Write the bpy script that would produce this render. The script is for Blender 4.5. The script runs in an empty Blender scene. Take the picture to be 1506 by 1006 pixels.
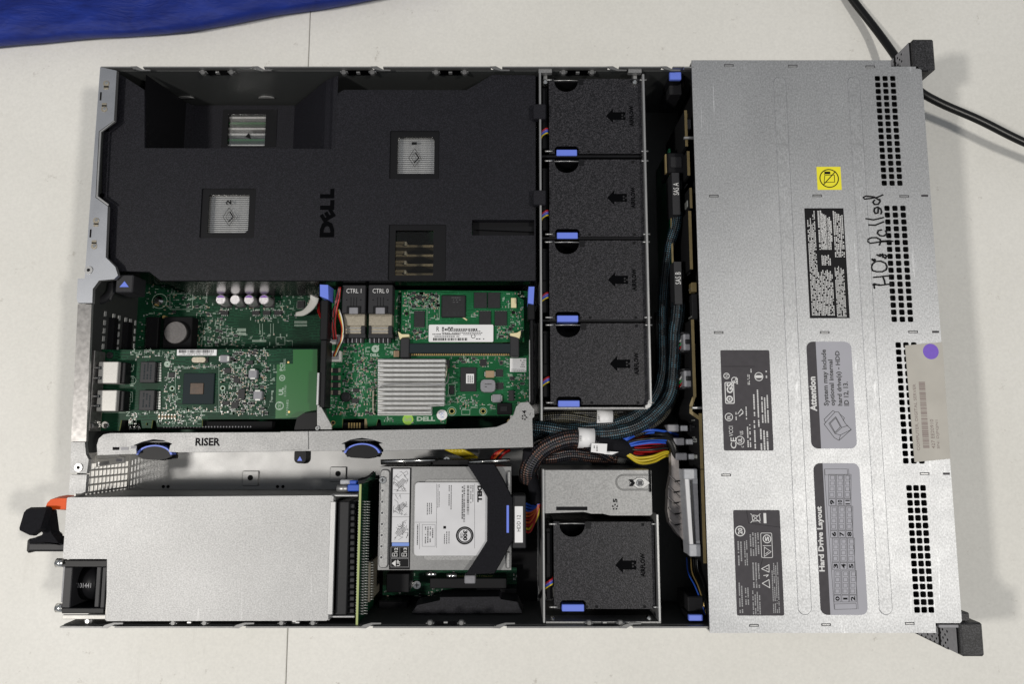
import bpy, bmesh, math, random
from math import sin, cos, pi, radians, sqrt, atan2
from mathutils import Vector, geometry
random.seed(7)
SC = bpy.context.scene
COL = SC.collection
# ------------------------------------------------------------------ camera, world, lamps, exposure
FPX, U0, V0 = 1091.0, 753.0, 503.0          # focal length and centre, in pixels of the photograph
TH = radians(7.2)                            # tilt away from straight down
CZ = 649.0                                   # camera height over the table (mm)
cam_d = bpy.data.cameras.new('camera'); cam = bpy.data.objects.new('camera', cam_d); COL.objects.link(cam)
cam.location = (0, 0, CZ * .001); cam.rotation_euler = (TH, 0, 0)
cam_d.sensor_width = 36; cam_d.lens = 36 * FPX / 1506; cam_d.clip_start = .01; cam_d.clip_end = 100
SC.camera = cam
W = bpy.data.worlds.new('World'); SC.world = W; W.use_nodes = True
bg = W.node_tree.nodes['Background']; bg.inputs[0].default_value = (.90, .94, 1.0, 1); bg.inputs[1].default_value = .25
def area(name, loc, size, sy, power, col, target=(0, 0, 0)):
    l = bpy.data.lights.new(name, 'AREA'); l.shape = 'RECTANGLE'; l.size = size; l.size_y = sy; l.energy = power; l.color = col
    o = bpy.data.objects.new(name, l); COL.objects.link(o); o.location = loc
    o.rotation_euler = (Vector(target) - Vector(loc)).to_track_quat('-Z', 'Y').to_euler(); return o
area('ceiling_lamp_left', (-1.02, -.26, 1.5), .16, .12, 16.5, (1, .96, .90), (-.1, 0, 0))
area('ceiling_lamp_right', (1.0, -.20, 1.85), .18, .13, 16.5, (1, .96, .89), (.1, 0, 0))
SC.view_settings.view_transform = 'Standard'; SC.view_settings.look = 'None'
SC.view_settings.exposure = 0; SC.view_settings.gamma = 1
# ------------------------------------------------------------------ pixel measurement -> place in the world (mm)
def P(u, v, z=0.0):
    a = (u - U0) / FPX; b = (V0 - v) / FPX
    dx, dy, dz = a, b * cos(TH) + sin(TH), b * sin(TH) - cos(TH)
    t = (CZ - z) / -dz
    return (dx * t, dy * t)
def RC(u0, v0, u1, v1, z):                   # world rectangle from a pixel rectangle at height z
    um, vm = (u0 + u1) / 2, (v0 + v1) / 2
    return (P(u0, vm, z)[0], P(um, v1, z)[1], P(u1, vm, z)[0], P(um, v0, z)[1])
def PL(pts, z): return [P(u, v, z) for u, v in pts]
# ------------------------------------------------------------------ materials
MATS = {}
def new_mat(name):
    m = bpy.data.materials.new(name); m.use_nodes = True; nt = m.node_tree
    b = nt.nodes['Principled BSDF']; MATS[name] = m; return m, nt, b
def nd(nt, t, **kw):
    n = nt.nodes.new(t)
    for k, v in kw.items():
        if k in n.inputs: n.inputs[k].default_value = v
        else: setattr(n, k, v)
    return n
def c4(c): return (c[0], c[1], c[2], 1)
def simple(name, col, rough=.5, metal=0.0, noise=0.0, ns=400, bump=0.0, bs=900, spec=None, bd=.0003):
    m, nt, b = new_mat(name); L = nt.links
    b.inputs['Base Color'].default_value = c4(col); b.inputs['Roughness'].default_value = rough; b.inputs['Metallic'].default_value = metal
    if spec is not None: b.inputs['Specular IOR Level'].default_value = spec
    tc = nd(nt, 'ShaderNodeTexCoord')
    if noise:
        n = nd(nt, 'ShaderNodeTexNoise', Scale=ns, Detail=4.0); L.new(tc.outputs['Object'], n.inputs['Vector'])
        r = nd(nt, 'ShaderNodeMapRange'); r.inputs[1].default_value = .3; r.inputs[2].default_value = .7; r.inputs[3].default_value = 1 - noise; r.inputs[4].default_value = 1 + noise
        L.new(n.outputs['Fac'], r.inputs[0])
        x = nd(nt, 'ShaderNodeVectorMath', operation='SCALE'); x.inputs[0].default_value = col; L.new(r.outputs[0], x.inputs['Scale']); L.new(x.outputs[0], b.inputs['Base Color'])
    if bump:
        n2 = nd(nt, 'ShaderNodeTexNoise', Scale=bs, Detail=2.0); L.new(tc.outputs['Object'], n2.inputs['Vector'])
        bp = nd(nt, 'ShaderNodeBump', Strength=bump, Distance=bd); L.new(n2.outputs['Fac'], bp.inputs['Height']); L.new(bp.outputs[0], b.inputs['Normal'])
    return m
def steel(name, base, rough=.42, grain=.12, metal=.85, streak=1.0, tint=(1, 1, 1), sc=1300, rvar=.05, scratch=0.0):
    m, nt, b = new_mat(name); L = nt.links
    tc = nd(nt, 'ShaderNodeTexCoord'); mp = nd(nt, 'ShaderNodeMapping'); mp.inputs['Scale'].default_value = (1, streak, 1)
    L.new(tc.outputs['Object'], mp.inputs[0])
    n = nd(nt, 'ShaderNodeTexNoise', Scale=sc, Detail=3.0); L.new(mp.outputs[0], n.inputs['Vector'])
    n2 = nd(nt, 'ShaderNodeTexNoise', Scale=60, Detail=6.0); L.new(tc.outputs['Object'], n2.inputs['Vector'])
    a = nd(nt, 'ShaderNodeMapRange'); a.inputs[1].default_value = .25; a.inputs[2].default_value = .75; a.inputs[3].default_value = base * (1 - grain); a.inputs[4].default_value = base * (1 + grain)
    L.new(n.outputs['Fac'], a.inputs[0])
    if scratch:                                             # fine handling scratches, long cells seen edge-on
        ms = nd(nt, 'ShaderNodeMapping'); ms.inputs['Scale'].default_value = (1, .07, 1); ms.inputs['Rotation'].default_value = (0, 0, .9); L.new(tc.outputs['Object'], ms.inputs[0])
        s1 = nd(nt, 'ShaderNodeTexNoise', Scale=420, Detail=2.0); L.new(ms.outputs[0], s1.inputs['Vector'])
        s2 = nd(nt, 'ShaderNodeTexNoise', Scale=14, Detail=3.0); L.new(tc.outputs['Object'], s2.inputs['Vector'])
        s3 = nd(nt, 'ShaderNodeMapRange'); s3.inputs[1].default_value = .66; s3.inputs[2].default_value = .74; L.new(s1.outputs['Fac'], s3.inputs[0])
        s4 = nd(nt, 'ShaderNodeMapRange'); s4.inputs[1].default_value = .5; s4.inputs[2].default_value = .68; s4.inputs[4].default_value = scratch * .5; L.new(s2.outputs['Fac'], s4.inputs[0])
        s5 = nd(nt, 'ShaderNodeMath', operation='MULTIPLY'); L.new(s3.outputs[0], s5.inputs[0]); L.new(s4.outputs[0], s5.inputs[1])
        s7 = nd(nt, 'ShaderNodeMapRange'); s7.inputs[1].default_value = .3; s7.inputs[2].default_value = .7; s7.inputs[3].default_value = -.03; s7.inputs[4].default_value = .03; L.new(s2.outputs['Fac'], s7.inputs[0])
        s6 = nd(nt, 'ShaderNodeMath', operation='ADD'); L.new(a.outputs[0], s6.inputs[0]); L.new(s5.outputs[0], s6.inputs[1])
        s8 = nd(nt, 'ShaderNodeMath', operation='ADD'); L.new(s6.outputs[0], s8.inputs[0]); L.new(s7.outputs[0], s8.inputs[1]); a = s8
    x = nd(nt, 'ShaderNodeVectorMath', operation='SCALE'); x.inputs[0].default_value = tint; L.new(a.outputs[0], x.inputs['Scale']); L.new(x.outputs[0], b.inputs['Base Color'])
    r = nd(nt, 'ShaderNodeMapRange'); r.inputs[1].default_value = .3; r.inputs[2].default_value = .7; r.inputs[3].default_value = rough - rvar * .5; r.inputs[4].default_value = rough + rvar
    L.new(n2.outputs['Fac'], r.inputs[0]); L.new(r.outputs[0], b.inputs['Roughness'])
    b.inputs['Metallic'].default_value = metal
    bp = nd(nt, 'ShaderNodeBump', Strength=.25, Distance=.00012); L.new(n.outputs['Fac'], bp.inputs['Height']); L.new(bp.outputs[0], b.inputs['Normal'])
    return m
def speckle(name, col, hi, rough=.5, sc=1500, thr=.62, bump=.6, spec=.4):   # textured black plastic with sparkling grain
    m, nt, b = new_mat(name); L = nt.links
    tc = nd(nt, 'ShaderNodeTexCoord'); n = nd(nt, 'ShaderNodeTexNoise', Scale=sc, Detail=2.0); L.new(tc.outputs['Object'], n.inputs['Vector'])
    r = nd(nt, 'ShaderNodeMapRange'); r.inputs[1].default_value = .42; r.inputs[2].default_value = thr + .12; L.new(n.outputs['Fac'], r.inputs[0])
    mx = nd(nt, 'ShaderNodeMix', data_type='RGBA'); mx.inputs[6].default_value = c4(col); mx.inputs[7].default_value = c4(hi)
    L.new(r.outputs[0], mx.inputs[0]); L.new(mx.outputs[2], b.inputs['Base Color'])
    b.inputs['Roughness'].default_value = rough; b.inputs['Specular IOR Level'].default_value = spec
    bp = nd(nt, 'ShaderNodeBump', Strength=bump, Distance=.0002); L.new(n.outputs['Fac'], bp.inputs['Height']); L.new(bp.outputs[0], b.inputs['Normal'])
    return m
def pcb(name, dark, light, sc=260):                         # solder mask over copper tracks
    m, nt, b = new_mat(name); L = nt.links
    tc = nd(nt, 'ShaderNodeTexCoord')
    v = nd(nt, 'ShaderNodeTexVoronoi', Scale=sc, distance='MANHATTAN', feature='DISTANCE_TO_EDGE') if False else nd(nt, 'ShaderNodeTexBrick', Scale=sc)
    v.offset = .37; v.squash = .6; v.squash_frequency = 3
    v.inputs['Color1'].default_value = c4(dark); v.inputs['Color2'].default_value = c4([d * 1.25 for d in dark]); v.inputs['Mortar'].default_value = c4(light)
    v.inputs['Mortar Size'].default_value = .09; v.inputs['Brick Width'].default_value = 1.7; v.inputs['Row Height'].default_value = .45
    n = nd(nt, 'ShaderNodeTexNoise', Scale=55, Detail=3.0); L.new(tc.outputs['Object'], n.inputs['Vector'])
    ad = nd(nt, 'ShaderNodeVectorMath', operation='SNAP'); ad.inputs[1].default_value = (.006, .006, .006); L.new(tc.outputs['Object'], ad.inputs[0])
    ds = nd(nt, 'ShaderNodeTexWhiteNoise'); L.new(ad.outputs[0], ds.inputs['Vector'])
    am = nd(nt, 'ShaderNodeVectorMath', operation='MULTIPLY_ADD'); am.inputs[1].default_value = (.03, .03, 0); L.new(ds.outputs['Color'], am.inputs[0]); L.new(tc.outputs['Object'], am.inputs[2])
    L.new(am.outputs[0], v.inputs['Vector'])
    r = nd(nt, 'ShaderNodeMapRange'); r.inputs[1].default_value = .45; r.inputs[2].default_value = .58; L.new(n.outputs['Fac'], r.inputs[0])
    mx = nd(nt, 'ShaderNodeMix', data_type='RGBA'); L.new(r.outputs[0], mx.inputs[0]); mx.inputs[7].default_value = c4([d * 1.15 for d in dark]); L.new(v.outputs['Color'], mx.inputs[6])
    L.new(mx.outputs[2], b.inputs['Base Color']); b.inputs['Roughness'].default_value = .42; b.inputs['Specular IOR Level'].default_value = .15
    return m
def braid(name, dark, c1, c2, n_around=7, pitch=3.3):       # woven cable sleeve; UV: x round, y along in mm
    m, nt, b = new_mat(name); L = nt.links
    uv = nd(nt, 'ShaderNodeUVMap'); sp = nd(nt, 'ShaderNodeSeparateXYZ'); L.new(uv.outputs[0], sp.inputs[0])
    def ax(s):
        a = nd(nt, 'ShaderNodeMath', operation='MULTIPLY'); L.new(sp.outputs[0], a.inputs[0]); a.inputs[1].default_value = n_around * 2 * pi
        c = nd(nt, 'ShaderNodeMath', operation='MULTIPLY_ADD'); L.new(sp.outputs[1], c.inputs[0]); c.inputs[1].default_value = s * 2 * pi / pitch; L.new(a.outputs[0], c.inputs[2])
        d = nd(nt, 'ShaderNodeMath', operation='SINE'); L.new(c.outputs[0], d.inputs[0]); return d
    p, q = ax(1), ax(-1)
    mm = nd(nt, 'ShaderNodeMath', operation='MULTIPLY'); L.new(p.outputs[0], mm.inputs[0]); L.new(q.outputs[0], mm.inputs[1])
    r = nd(nt, 'ShaderNodeMapRange'); r.inputs[1].default_value = .1; r.inputs[2].default_value = .75; L.new(mm.outputs[0], r.inputs[0])
    tc = nd(nt, 'ShaderNodeTexCoord'); n = nd(nt, 'ShaderNodeTexNoise', Scale=160, Detail=2.0); L.new(tc.outputs['Object'], n.inputs['Vector'])
    r2 = nd(nt, 'ShaderNodeMapRange'); r2.inputs[1].default_value = .45; r2.inputs[2].default_value = .55; L.new(n.outputs['Fac'], r2.inputs[0])
    cm = nd(nt, 'ShaderNodeMix', data_type='RGBA'); cm.inputs[6].default_value = c4(c1); cm.inputs[7].default_value = c4(c2); L.new(r2.outputs[0], cm.inputs[0])
    mx = nd(nt, 'ShaderNodeMix', data_type='RGBA'); mx.inputs[6].default_value = c4(dark); L.new(cm.outputs[2], mx.inputs[7]); L.new(r.outputs[0], mx.inputs[0])
    L.new(mx.outputs[2], b.inputs['Base Color']); b.inputs['Roughness'].default_value = .4
    bp = nd(nt, 'ShaderNodeBump', Strength=.8, Distance=.0004); L.new(mm.outputs[0], bp.inputs['Height']); L.new(bp.outputs[0], b.inputs['Normal'])
    return m
def clear(name, fac=.12, col=(1, 1, 1)):
    m, nt, b = new_mat(name); L = nt.links
    t = nd(nt, 'ShaderNodeBsdfTransparent'); t.inputs[0].default_value = c4(col); g = nd(nt, 'ShaderNodeBsdfGlossy'); g.inputs['Roughness'].default_value = .12
    x = nd(nt, 'ShaderNodeMixShader'); x.inputs[0].default_value = fac; L.new(t.outputs[0], x.inputs[1]); L.new(g.outputs[0], x.inputs[2])
    L.new(x.outputs[0], nt.nodes['Material Output'].inputs[0]); return m
steel('cover_steel', .43, rough=.50, grain=.25, metal=.84, streak=.7, tint=(.96, .975, 1.0), sc=950, rvar=.02, scratch=.5)
steel('supply_steel', .40, rough=.58, grain=.26, metal=.74, streak=1.4, sc=950, rvar=.01, scratch=.25)
steel('flange_steel', .42, rough=.42, grain=.08, metal=.85, tint=(.94, .97, 1.04))
steel('bracket_steel', .31, rough=.52, grain=.24, metal=.75, sc=900)
steel('floor_steel', .42, rough=.5, grain=.08, metal=.6)
steel('shaded_steel', .06, rough=.55, grain=.15, metal=.4, tint=(.95, 1, 1))  # galvanised steel with the dimness inside the chassis darkened into its colour
steel('edge_steel', .42, rough=.4, grain=.1, metal=.8)
steel('rim_steel', .20, rough=.5, grain=.15, metal=.7)
steel('drive_steel', .25, rough=.45, grain=.12, metal=.8, sc=900)
steel('slot_steel', .24, rough=.38, grain=.25, metal=.8, sc=300, tint=(1, .97, .95))
steel('port_steel', .52, rough=.5, grain=.12, metal=.35, tint=(1, .98, .93))
steel('connector_shell', .36, rough=.42, grain=.2, metal=.6, tint=(1, .9, .72), sc=600)
simple('fin_aluminium', (.74, .74, .73), .42, .55, .12, 300)
simple('chrome', (.8, .8, .78), .2, 1)
simple('coin_steel', (.11, .105, .105), .5, .8, .15, 500)
simple('can_top', (.6, .58, .6), .4, .5, .08, 500)
simple('lilac', (.23, .12, .42), .45)
speckle('shroud_plastic', (.006, .006, .0085), (.020, .0195, .026), .5, 1250, spec=.24)
speckle('fan_plastic', (.0045, .0045, .0062), (.050, .048, .055), .42, 1250, .60, .8, .33)
speckle('ear_plastic', (.008, .008, .009), (.06, .06, .066), .5, 1100, .6, .5, .4)
simple('smooth_black', (.0065, .0065, .0078), .45, spec=.2)
simple('gloss_black', (.0012, .0012, .0016), .2, spec=.09)
simple('matte_black', (.008, .008, .009), .8, spec=.15)
simple('strap_black', (.0075, .0075, .010), .8, spec=.15, noise=.25, ns=900, bump=.4, bs=2500)
simple('chip_black', (.016, .016, .018), .5, spec=.3, noise=.12, ns=500)
simple('chip_slate', (.014, .022, .026), .6, spec=.15)
simple('plug_black', (.022, .022, .025), .5, spec=.3, noise=.1, ns=700)
simple('rubber_black', (.004, .004, .004), .35, spec=.35)
simple('blue_latch', (.135, .205, .72), .45)
simple('deep_blue', (.02, .08, .45), .4)
simple('orange_latch', (.70, .085, .008), .5, spec=.2, noise=.12, ns=80)
simple('white_plastic', (.72, .70, .66), .5)
simple('cream_plastic', (.68, .60, .36), .5)
simple('grey_plastic', (.22, .22, .24), .45, noise=.1)
simple('pale_grey_plastic', (.36, .37, .40), .4, noise=.1)
simple('ribbon_grey', (.34, .31, .30), .55, noise=.08, ns=400)
simple('board_edge', (.19, .145, .065), .55, noise=.15, ns=200)
simple('board_edge_green', (.34, .4, .15), .5)
simple('gold', (.7, .5, .2), .35, .7)
simple('tan_part', (.32, .22, .13), .5)
simple('brown_die', (.055, .028, .012), .3, noise=.3, ns=500)
simple('silk', (.33, .42, .35), .6)
simple('solder', (.45, .46, .44), .35, .6)
simple('label_white', (.74, .74, .75), .45, noise=.03, ns=60)
simple('label_silver', (.56, .56, .58), .5, .1, noise=.05, ns=60)
simple('label_grey', (.37, .37, .41), .55, spec=.2, noise=.03, ns=40)
simple('label_dark', (.062, .058, .064), .6, spec=.15, noise=.08, ns=200)
simple('label_black', (.008, .008, .009), .6, spec=.15)
simple('label_beige', (.43, .41, .37), .6, noise=.07, ns=50)
simple('label_yellow', (.80, .72, .02), .5)
simple('label_purple', (.17, .085, .52), .6, noise=.05)
simple('label_green', (.28, .52, .05), .5)
simple('ink', (.006, .006, .007), .7, spec=.15)
simple('ink_grey', (.085, .085, .09), .7, spec=.2)
simple('ink_faded', (.22, .17, .16), .6)
simple('print_white', (.62, .62, .62), .5)
simple('print_grey', (.30, .30, .31), .5)
simple('print_blue', (.16, .26, .62), .5)
for nme, c in (('red', (.36, .012, .012)), ('yellow', (.52, .40, .02)), ('blue', (.02, .09, .5)), ('orange', (.55, .10, .02)), ('green', (.03, .3, .06)), ('white', (.7, .7, .68)), ('black', (.01, .01, .01)), ('violet', (.18, .1, .4))):
    simple('wire_' + nme, c, .4)
pcb('board_green', (.003, .026, .012), (.008, .06, .028), 190)
pcb('board_green_raid', (.005, .075, .025), (.015, .13, .05), 240)
simple('board_green_plain', (.006, .105, .016), .35)
braid('braid_teal', (.004, .006, .008), (.055, .14, .19), (.02, .035, .045))
braid('braid_olive', (.004, .004, .004), (.13, .12, .075), (.03, .03, .03))
braid('braid_brown', (.004, .004, .005), (.17, .08, .055), (.035, .035, .05))
clear('clear_film', .16)
clear('clear_dark', .03, (.9, .88, .82))
# table, tarpaulin
m, nt, b = new_mat('table_white'); L = nt.links
tc = nd(nt, 'ShaderNodeTexCoord')
n1 = nd(nt, 'ShaderNodeTexNoise', Scale=6, Detail=6.0); n2 = nd(nt, 'ShaderNodeTexNoise', Scale=420, Detail=3.0); n3 = nd(nt, 'ShaderNodeTexNoise', Scale=75, Detail=8.0, Roughness=.75)
for n in (n1, n2, n3): L.new(tc.outputs['Object'], n.inputs['Vector'])
r1 = nd(nt, 'ShaderNodeMapRange'); r1.inputs[1].default_value = .3; r1.inputs[2].default_value = .7
mx = nd(nt, 'ShaderNodeMix', data_type='RGBA'); mx.inputs[6].default_value = (.69, .678, .635, 1); mx.inputs[7].default_value = (.75, .738, .70, 1); L.new(n1.outputs['Fac'], r1.inputs[0]); L.new(r1.outputs[0], mx.inputs[0])
r3 = nd(nt, 'ShaderNodeMapRange'); r3.inputs[1].default_value = .63; r3.inputs[2].default_value = .78; L.new(n3.outputs['Fac'], r3.inputs[0])
mk = nd(nt, 'ShaderNodeMix', data_type='RGBA'); L.new(r3.outputs[0], mk.inputs[0]); L.new(mx.outputs[2], mk.inputs[6]); mk.inputs[7].default_value = (.33, .30, .26, 1)
n4 = nd(nt, 'ShaderNodeTexNoise', Scale=2.6, Detail=3.0); n5 = nd(nt, 'ShaderNodeTexNoise', Scale=30, Detail=9.0, Roughness=.8); mq = nd(nt, 'ShaderNodeMapping'); mq.inputs['Scale'].default_value = (1, .18, 1); mq.inputs['Rotation'].default_value = (0, 0, .7)
L.new(tc.outputs['Object'], n4.inputs['Vector']); L.new(tc.outputs['Object'], mq.inputs[0]); L.new(mq.outputs[0], n5.inputs['Vector'])
r4 = nd(nt, 'ShaderNodeMapRange'); r4.inputs[1].default_value = .52; r4.inputs[2].default_value = .66; L.new(n4.outputs['Fac'], r4.inputs[0])
r5 = nd(nt, 'ShaderNodeMapRange'); r5.inputs[1].default_value = .56; r5.inputs[2].default_value = .72; r5.inputs[4].default_value = .38; L.new(n5.outputs['Fac'], r5.inputs[0])
m5 = nd(nt, 'ShaderNodeMath', operation='MULTIPLY'); L.new(r4.outputs[0], m5.inputs[0]); L.new(r5.outputs[0], m5.inputs[1])
mk2 = nd(nt, 'ShaderNodeMix', data_type='RGBA'); L.new(m5.outputs[0], mk2.inputs[0]); L.new(mk.outputs[2], mk2.inputs[6]); mk2.inputs[7].default_value = (.36, .34, .30, 1); mk = mk2
r2 = nd(nt, 'ShaderNodeMapRange'); r2.inputs[1].default_value = .3; r2.inputs[2].default_value = .7; r2.inputs[3].default_value = .96; r2.inputs[4].default_value = 1.04; L.new(n2.outputs['Fac'], r2.inputs[0])
vm = nd(nt, 'ShaderNodeVectorMath', operation='SCALE'); L.new(mk.outputs[2], vm.inputs[0]); L.new(r2.outputs[0], vm.inputs['Scale']); L.new(vm.outputs[0], b.inputs['Base Color'])
b.inputs['Roughness'].default_value = .55
m, nt, b = new_mat('tarp_blue'); L = nt.links
tc = nd(nt, 'ShaderNodeTexCoord'); n1 = nd(nt, 'ShaderNodeTexNoise', Scale=16, Detail=7.0, Roughness=.65, Distortion=.8); mp = nd(nt, 'ShaderNodeMapping'); mp.inputs['Scale'].default_value = (1, 3.2, 1); mp.inputs['Rotation'].default_value = (0, 0, .1)
L.new(tc.outputs['Object'], mp.inputs[0]); L.new(mp.outputs[0], n1.inputs['Vector'])
r1 = nd(nt, 'ShaderNodeMapRange'); r1.inputs[1].default_value = .35; r1.inputs[2].default_value = .65; L.new(n1.outputs['Fac'], r1.inputs[0])
mx = nd(nt, 'ShaderNodeMix', data_type='RGBA'); mx.inputs[6].default_value = (.005, .014, .13, 1); mx.inputs[7].default_value = (.01, .03, .24, 1); L.new(r1.outputs[0], mx.inputs[0]); L.new(mx.outputs[2], b.inputs['Base Color'])
b.inputs['Roughness'].default_value = .6; b.inputs['Specular IOR Level'].default_value = .25
n2 = nd(nt, 'ShaderNodeTexNoise', Scale=55, Detail=6.0, Distortion=1.5); L.new(mp.outputs[0], n2.inputs['Vector'])
bp = nd(nt, 'ShaderNodeBump', Strength=.6, Distance=.0018); L.new(n2.outputs['Fac'], bp.inputs['Height']); L.new(bp.outputs[0], b.inputs['Normal'])
# ------------------------------------------------------------------ mesh building (mm, world)
def text_mesh(body, bold=0.0, spacing=1.0, line=1.0, align='LEFT'):
    key = (body, bold, spacing, line, align)
    if key in TXT: return TXT[key]
    cu = bpy.data.curves.new('t', 'FONT'); cu.body = body; cu.offset = bold; cu.space_character = spacing; cu.space_line = line; cu.resolution_u = 2; cu.align_x = align
    o = bpy.data.objects.new('t', cu); COL.objects.link(o)
    me = o.to_mesh()
    vs = [(v.co.x, v.co.y) for v in me.vertices]; fs = [tuple(p.vertices) for p in me.polygons]
    o.to_mesh_clear(); bpy.data.objects.remove(o); bpy.data.curves.remove(cu)
    xs = [a for a, _ in vs]; ys = [c for _, c in vs]
    TXT[key] = (vs, fs, min(xs), min(ys), max(xs), max(ys)); return TXT[key]
TXT = {}
class MB:
    def __init__(s): s.v = []; s.f = []; s.m = []; s.mats = []; s.uv = {}; s.smooth = set()
    def mi(s, mat):
        if mat not in s.mats: s.mats.append(mat)
        return s.mats.index(mat)
    def face(s, idx, mat): s.f.append(tuple(idx)); s.m.append(s.mi(mat))
    def box(s, x0, y0, x1, y1, z0, z1, mat, bev=0.0):
        if x0 > x1: x0, x1 = x1, x0
        if y0 > y1: y0, y1 = y1, y0
        if bev:
            b = min(bev, (x1 - x0) * .45, (y1 - y0) * .45); zt = z1 - min(b, (z1 - z0) * .5)
            ring = [(x0 + b, y0), (x1 - b, y0), (x1, y0 + b), (x1, y1 - b), (x1 - b, y1), (x0 + b, y1), (x0, y1 - b), (x0, y0 + b)]
            top = [(x0 + b, y0 + b), (x1 - b, y0 + b), (x1 - b, y0 + b), (x1 - b, y1 - b), (x1 - b, y1 - b), (x0 + b, y1 - b), (x0 + b, y1 - b), (x0 + b, y0 + b)]
            n = len(s.v)
            s.v += [(x, y, z0) for x, y in ring] + [(x, y, zt) for x, y in ring] + [(x0 + b, y0 + b, z1), (x1 - b, y0 + b, z1), (x1 - b, y1 - b, z1), (x0 + b, y1 - b, z1)]
            for i in range(8): s.face((n + i, n + (i + 1) % 8, n + 8 + (i + 1) % 8, n + 8 + i), mat)
            T = [0, 1, 1, 2, 2, 3, 3, 0]
            for i in range(8):
                a, c = T[i], T[(i + 1) % 8]
                if a == c: s.face((n + 8 + i, n + 8 + (i + 1) % 8, n + 16 + a), mat)
                else: s.face((n + 8 + i, n + 8 + (i + 1) % 8, n + 16 + c, n + 16 + a), mat)
            s.face((n + 16, n + 17, n + 18, n + 19), mat); s.face([n + 7 - i for i in range(8)], mat)
            return s
        n = len(s.v)
        s.v += [(x0, y0, z0), (x1, y0, z0), (x1, y1, z0), (x0, y1, z0), (x0, y0, z1), (x1, y0, z1), (x1, y1, z1), (x0, y1, z1)]
        for q in ((3, 2, 1, 0), (4, 5, 6, 7), (0, 1, 5, 4), (1, 2, 6, 5), (2, 3, 7, 6), (3, 0, 4, 7)): s.face([n + i for i in q], mat)
        return s
    def bx(s, u0, v0, u1, v1, z0, z1, mat, bev=0.0):        # box from its pixel rectangle at its top
        a = RC(u0, v0, u1, v1, z1); return s.box(a[0], a[1], a[2], a[3], z0, z1, mat, bev)
    def prism(s, pts, z0, z1, mat, holes=(), side=None, inset=0.0, axis='z', cap0=True):
        loops = [list(pts)] + [list(h) for h in holes]
        def ar(l): return sum(l[i][0] * l[(i + 1) % len(l)][1] - l[(i + 1) % len(l)][0] * l[i][1] for i in range(len(l)))
        if ar(loops[0]) < 0: loops[0].reverse()
        for h in loops[1:]:
            if ar(h) > 0: h.reverse()
        def mk(x, y, z): return (x, y, z) if axis == 'z' else ((z, x, y) if axis == 'x' else (x, z, y))
        flat = [p for l in loops for p in l]; N = len(flat)
        tris = geometry.tessellate_polygon([[Vector((x, y, 0)) for x, y in l] for l in loops])
        n = len(s.v); top = flat
        if inset:
            l = loops[0]; k = len(l); ins = []
            for i in range(k):
                a, b_, c = Vector(l[i - 1]), Vector(l[i]), Vector(l[(i + 1) % k])
                d1 = (b_ - a).normalized(); d2 = (c - b_).normalized(); n1 = Vector((-d1.y, d1.x)); n2 = Vector((-d2.y, d2.x)); nn = (n1 + n2)
                if nn.length < 1e-6: nn = n1
                nn.normalize(); q = b_ + nn * inset; ins.append((q.x, q.y))
            top = ins + flat[k:]
        s.v += [mk(x, y, z0) for x, y in flat] + [mk(x, y, z1) for x, y in top]
        flip = axis == 'y'
        for t in tris:
            a, b_, c = t
            A, B, C = flat[a], flat[b_], flat[c]
            cr = (B[0] - A[0]) * (C[1] - A[1]) - (B[1] - A[1]) * (C[0] - A[0])
            if cr < 0: b_, c = c, b_
            s.face((n + N + a, n + N + b_, n + N + c), mat)
            if cap0: s.face((n + a, n + c, n + b_), mat)
        o = 0
        for l in loops:
            k = len(l)
            for i in range(k):
                a, b_ = o + i, o + (i + 1) % k
                s.face((n + a, n + b_, n + N + b_, n + N + a), side or mat)
            o += k
        return s
    def pp(s, pts, z0, z1, mat, holes=(), **k):             # prism from pixel outlines taken at its top
        return s.prism(PL(pts, z1), z0, z1, mat, [PL(h, z1) for h in holes], **k)
    def cyl(s, x, y, r, z0, z1, mat, seg=20, side=None, inset=0.0, r2=None):
        n = len(s.v); r2 = r if r2 is None else r2
        s.v += [(x + r * cos(2 * pi * i / seg), y + r * sin(2 * pi * i / seg), z0) for i in range(seg)]
        s.v += [(x + r2 * cos(2 * pi * i / seg), y + r2 * sin(2 * pi * i / seg), z1 - inset) for i in range(seg)]
        o = seg
        for i in range(seg): s.face((n + i, n + (i + 1) % seg, n + seg + (i + 1) % seg, n + seg + i), side or mat)
        if inset:
            s.v += [(x + (r2 - inset) * cos(2 * pi * i / seg), y + (r2 - inset) * sin(2 * pi * i / seg), z1) for i in range(seg)]; o = 2 * seg
            for i in range(seg): s.face((n + seg + i, n + seg + (i + 1) % seg, n + o + (i + 1) % seg, n + o + i), side or mat)
        s.face([n + o + i for i in range(seg)], mat); s.face([n + seg - 1 - i for i in range(seg)], mat)
        return s
    def cp(s, u, v, rpx, z0, z1, mat, **k):
        x, y = P(u, v, z1); r = abs(P(u + rpx, v, z1)[0] - x); return s.cyl(x, y, r, z0, z1, mat, **k)
    def ring(s, x, y, r0, r1, z0, z1, mat, seg=24, a0=0.0, a1=2 * pi):
        full = abs(a1 - a0 - 2 * pi) < 1e-6; k = seg if full else seg + 1; n = len(s.v)
        for i in range(k):
            a = a0 + (a1 - a0) * i / seg; c, d = cos(a), sin(a)
            s.v += [(x + r0 * c, y + r0 * d, z0), (x + r1 * c, y + r1 * d, z0), (x + r1 * c, y + r1 * d, z1), (x + r0 * c, y + r0 * d, z1)]
        for i in range(seg):
            a, b_ = n + 4 * i, n + 4 * ((i + 1) % k)
            for p, q in ((0, 1), (1, 2), (2, 3), (3, 0)): s.face((a + q, a + p, b_ + p, b_ + q), mat)
        if not full:
            s.face((n, n + 1, n + 2, n + 3), mat); e = n + 4 * seg; s.face((e + 3, e + 2, e + 1, e), mat)
        return s
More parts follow.
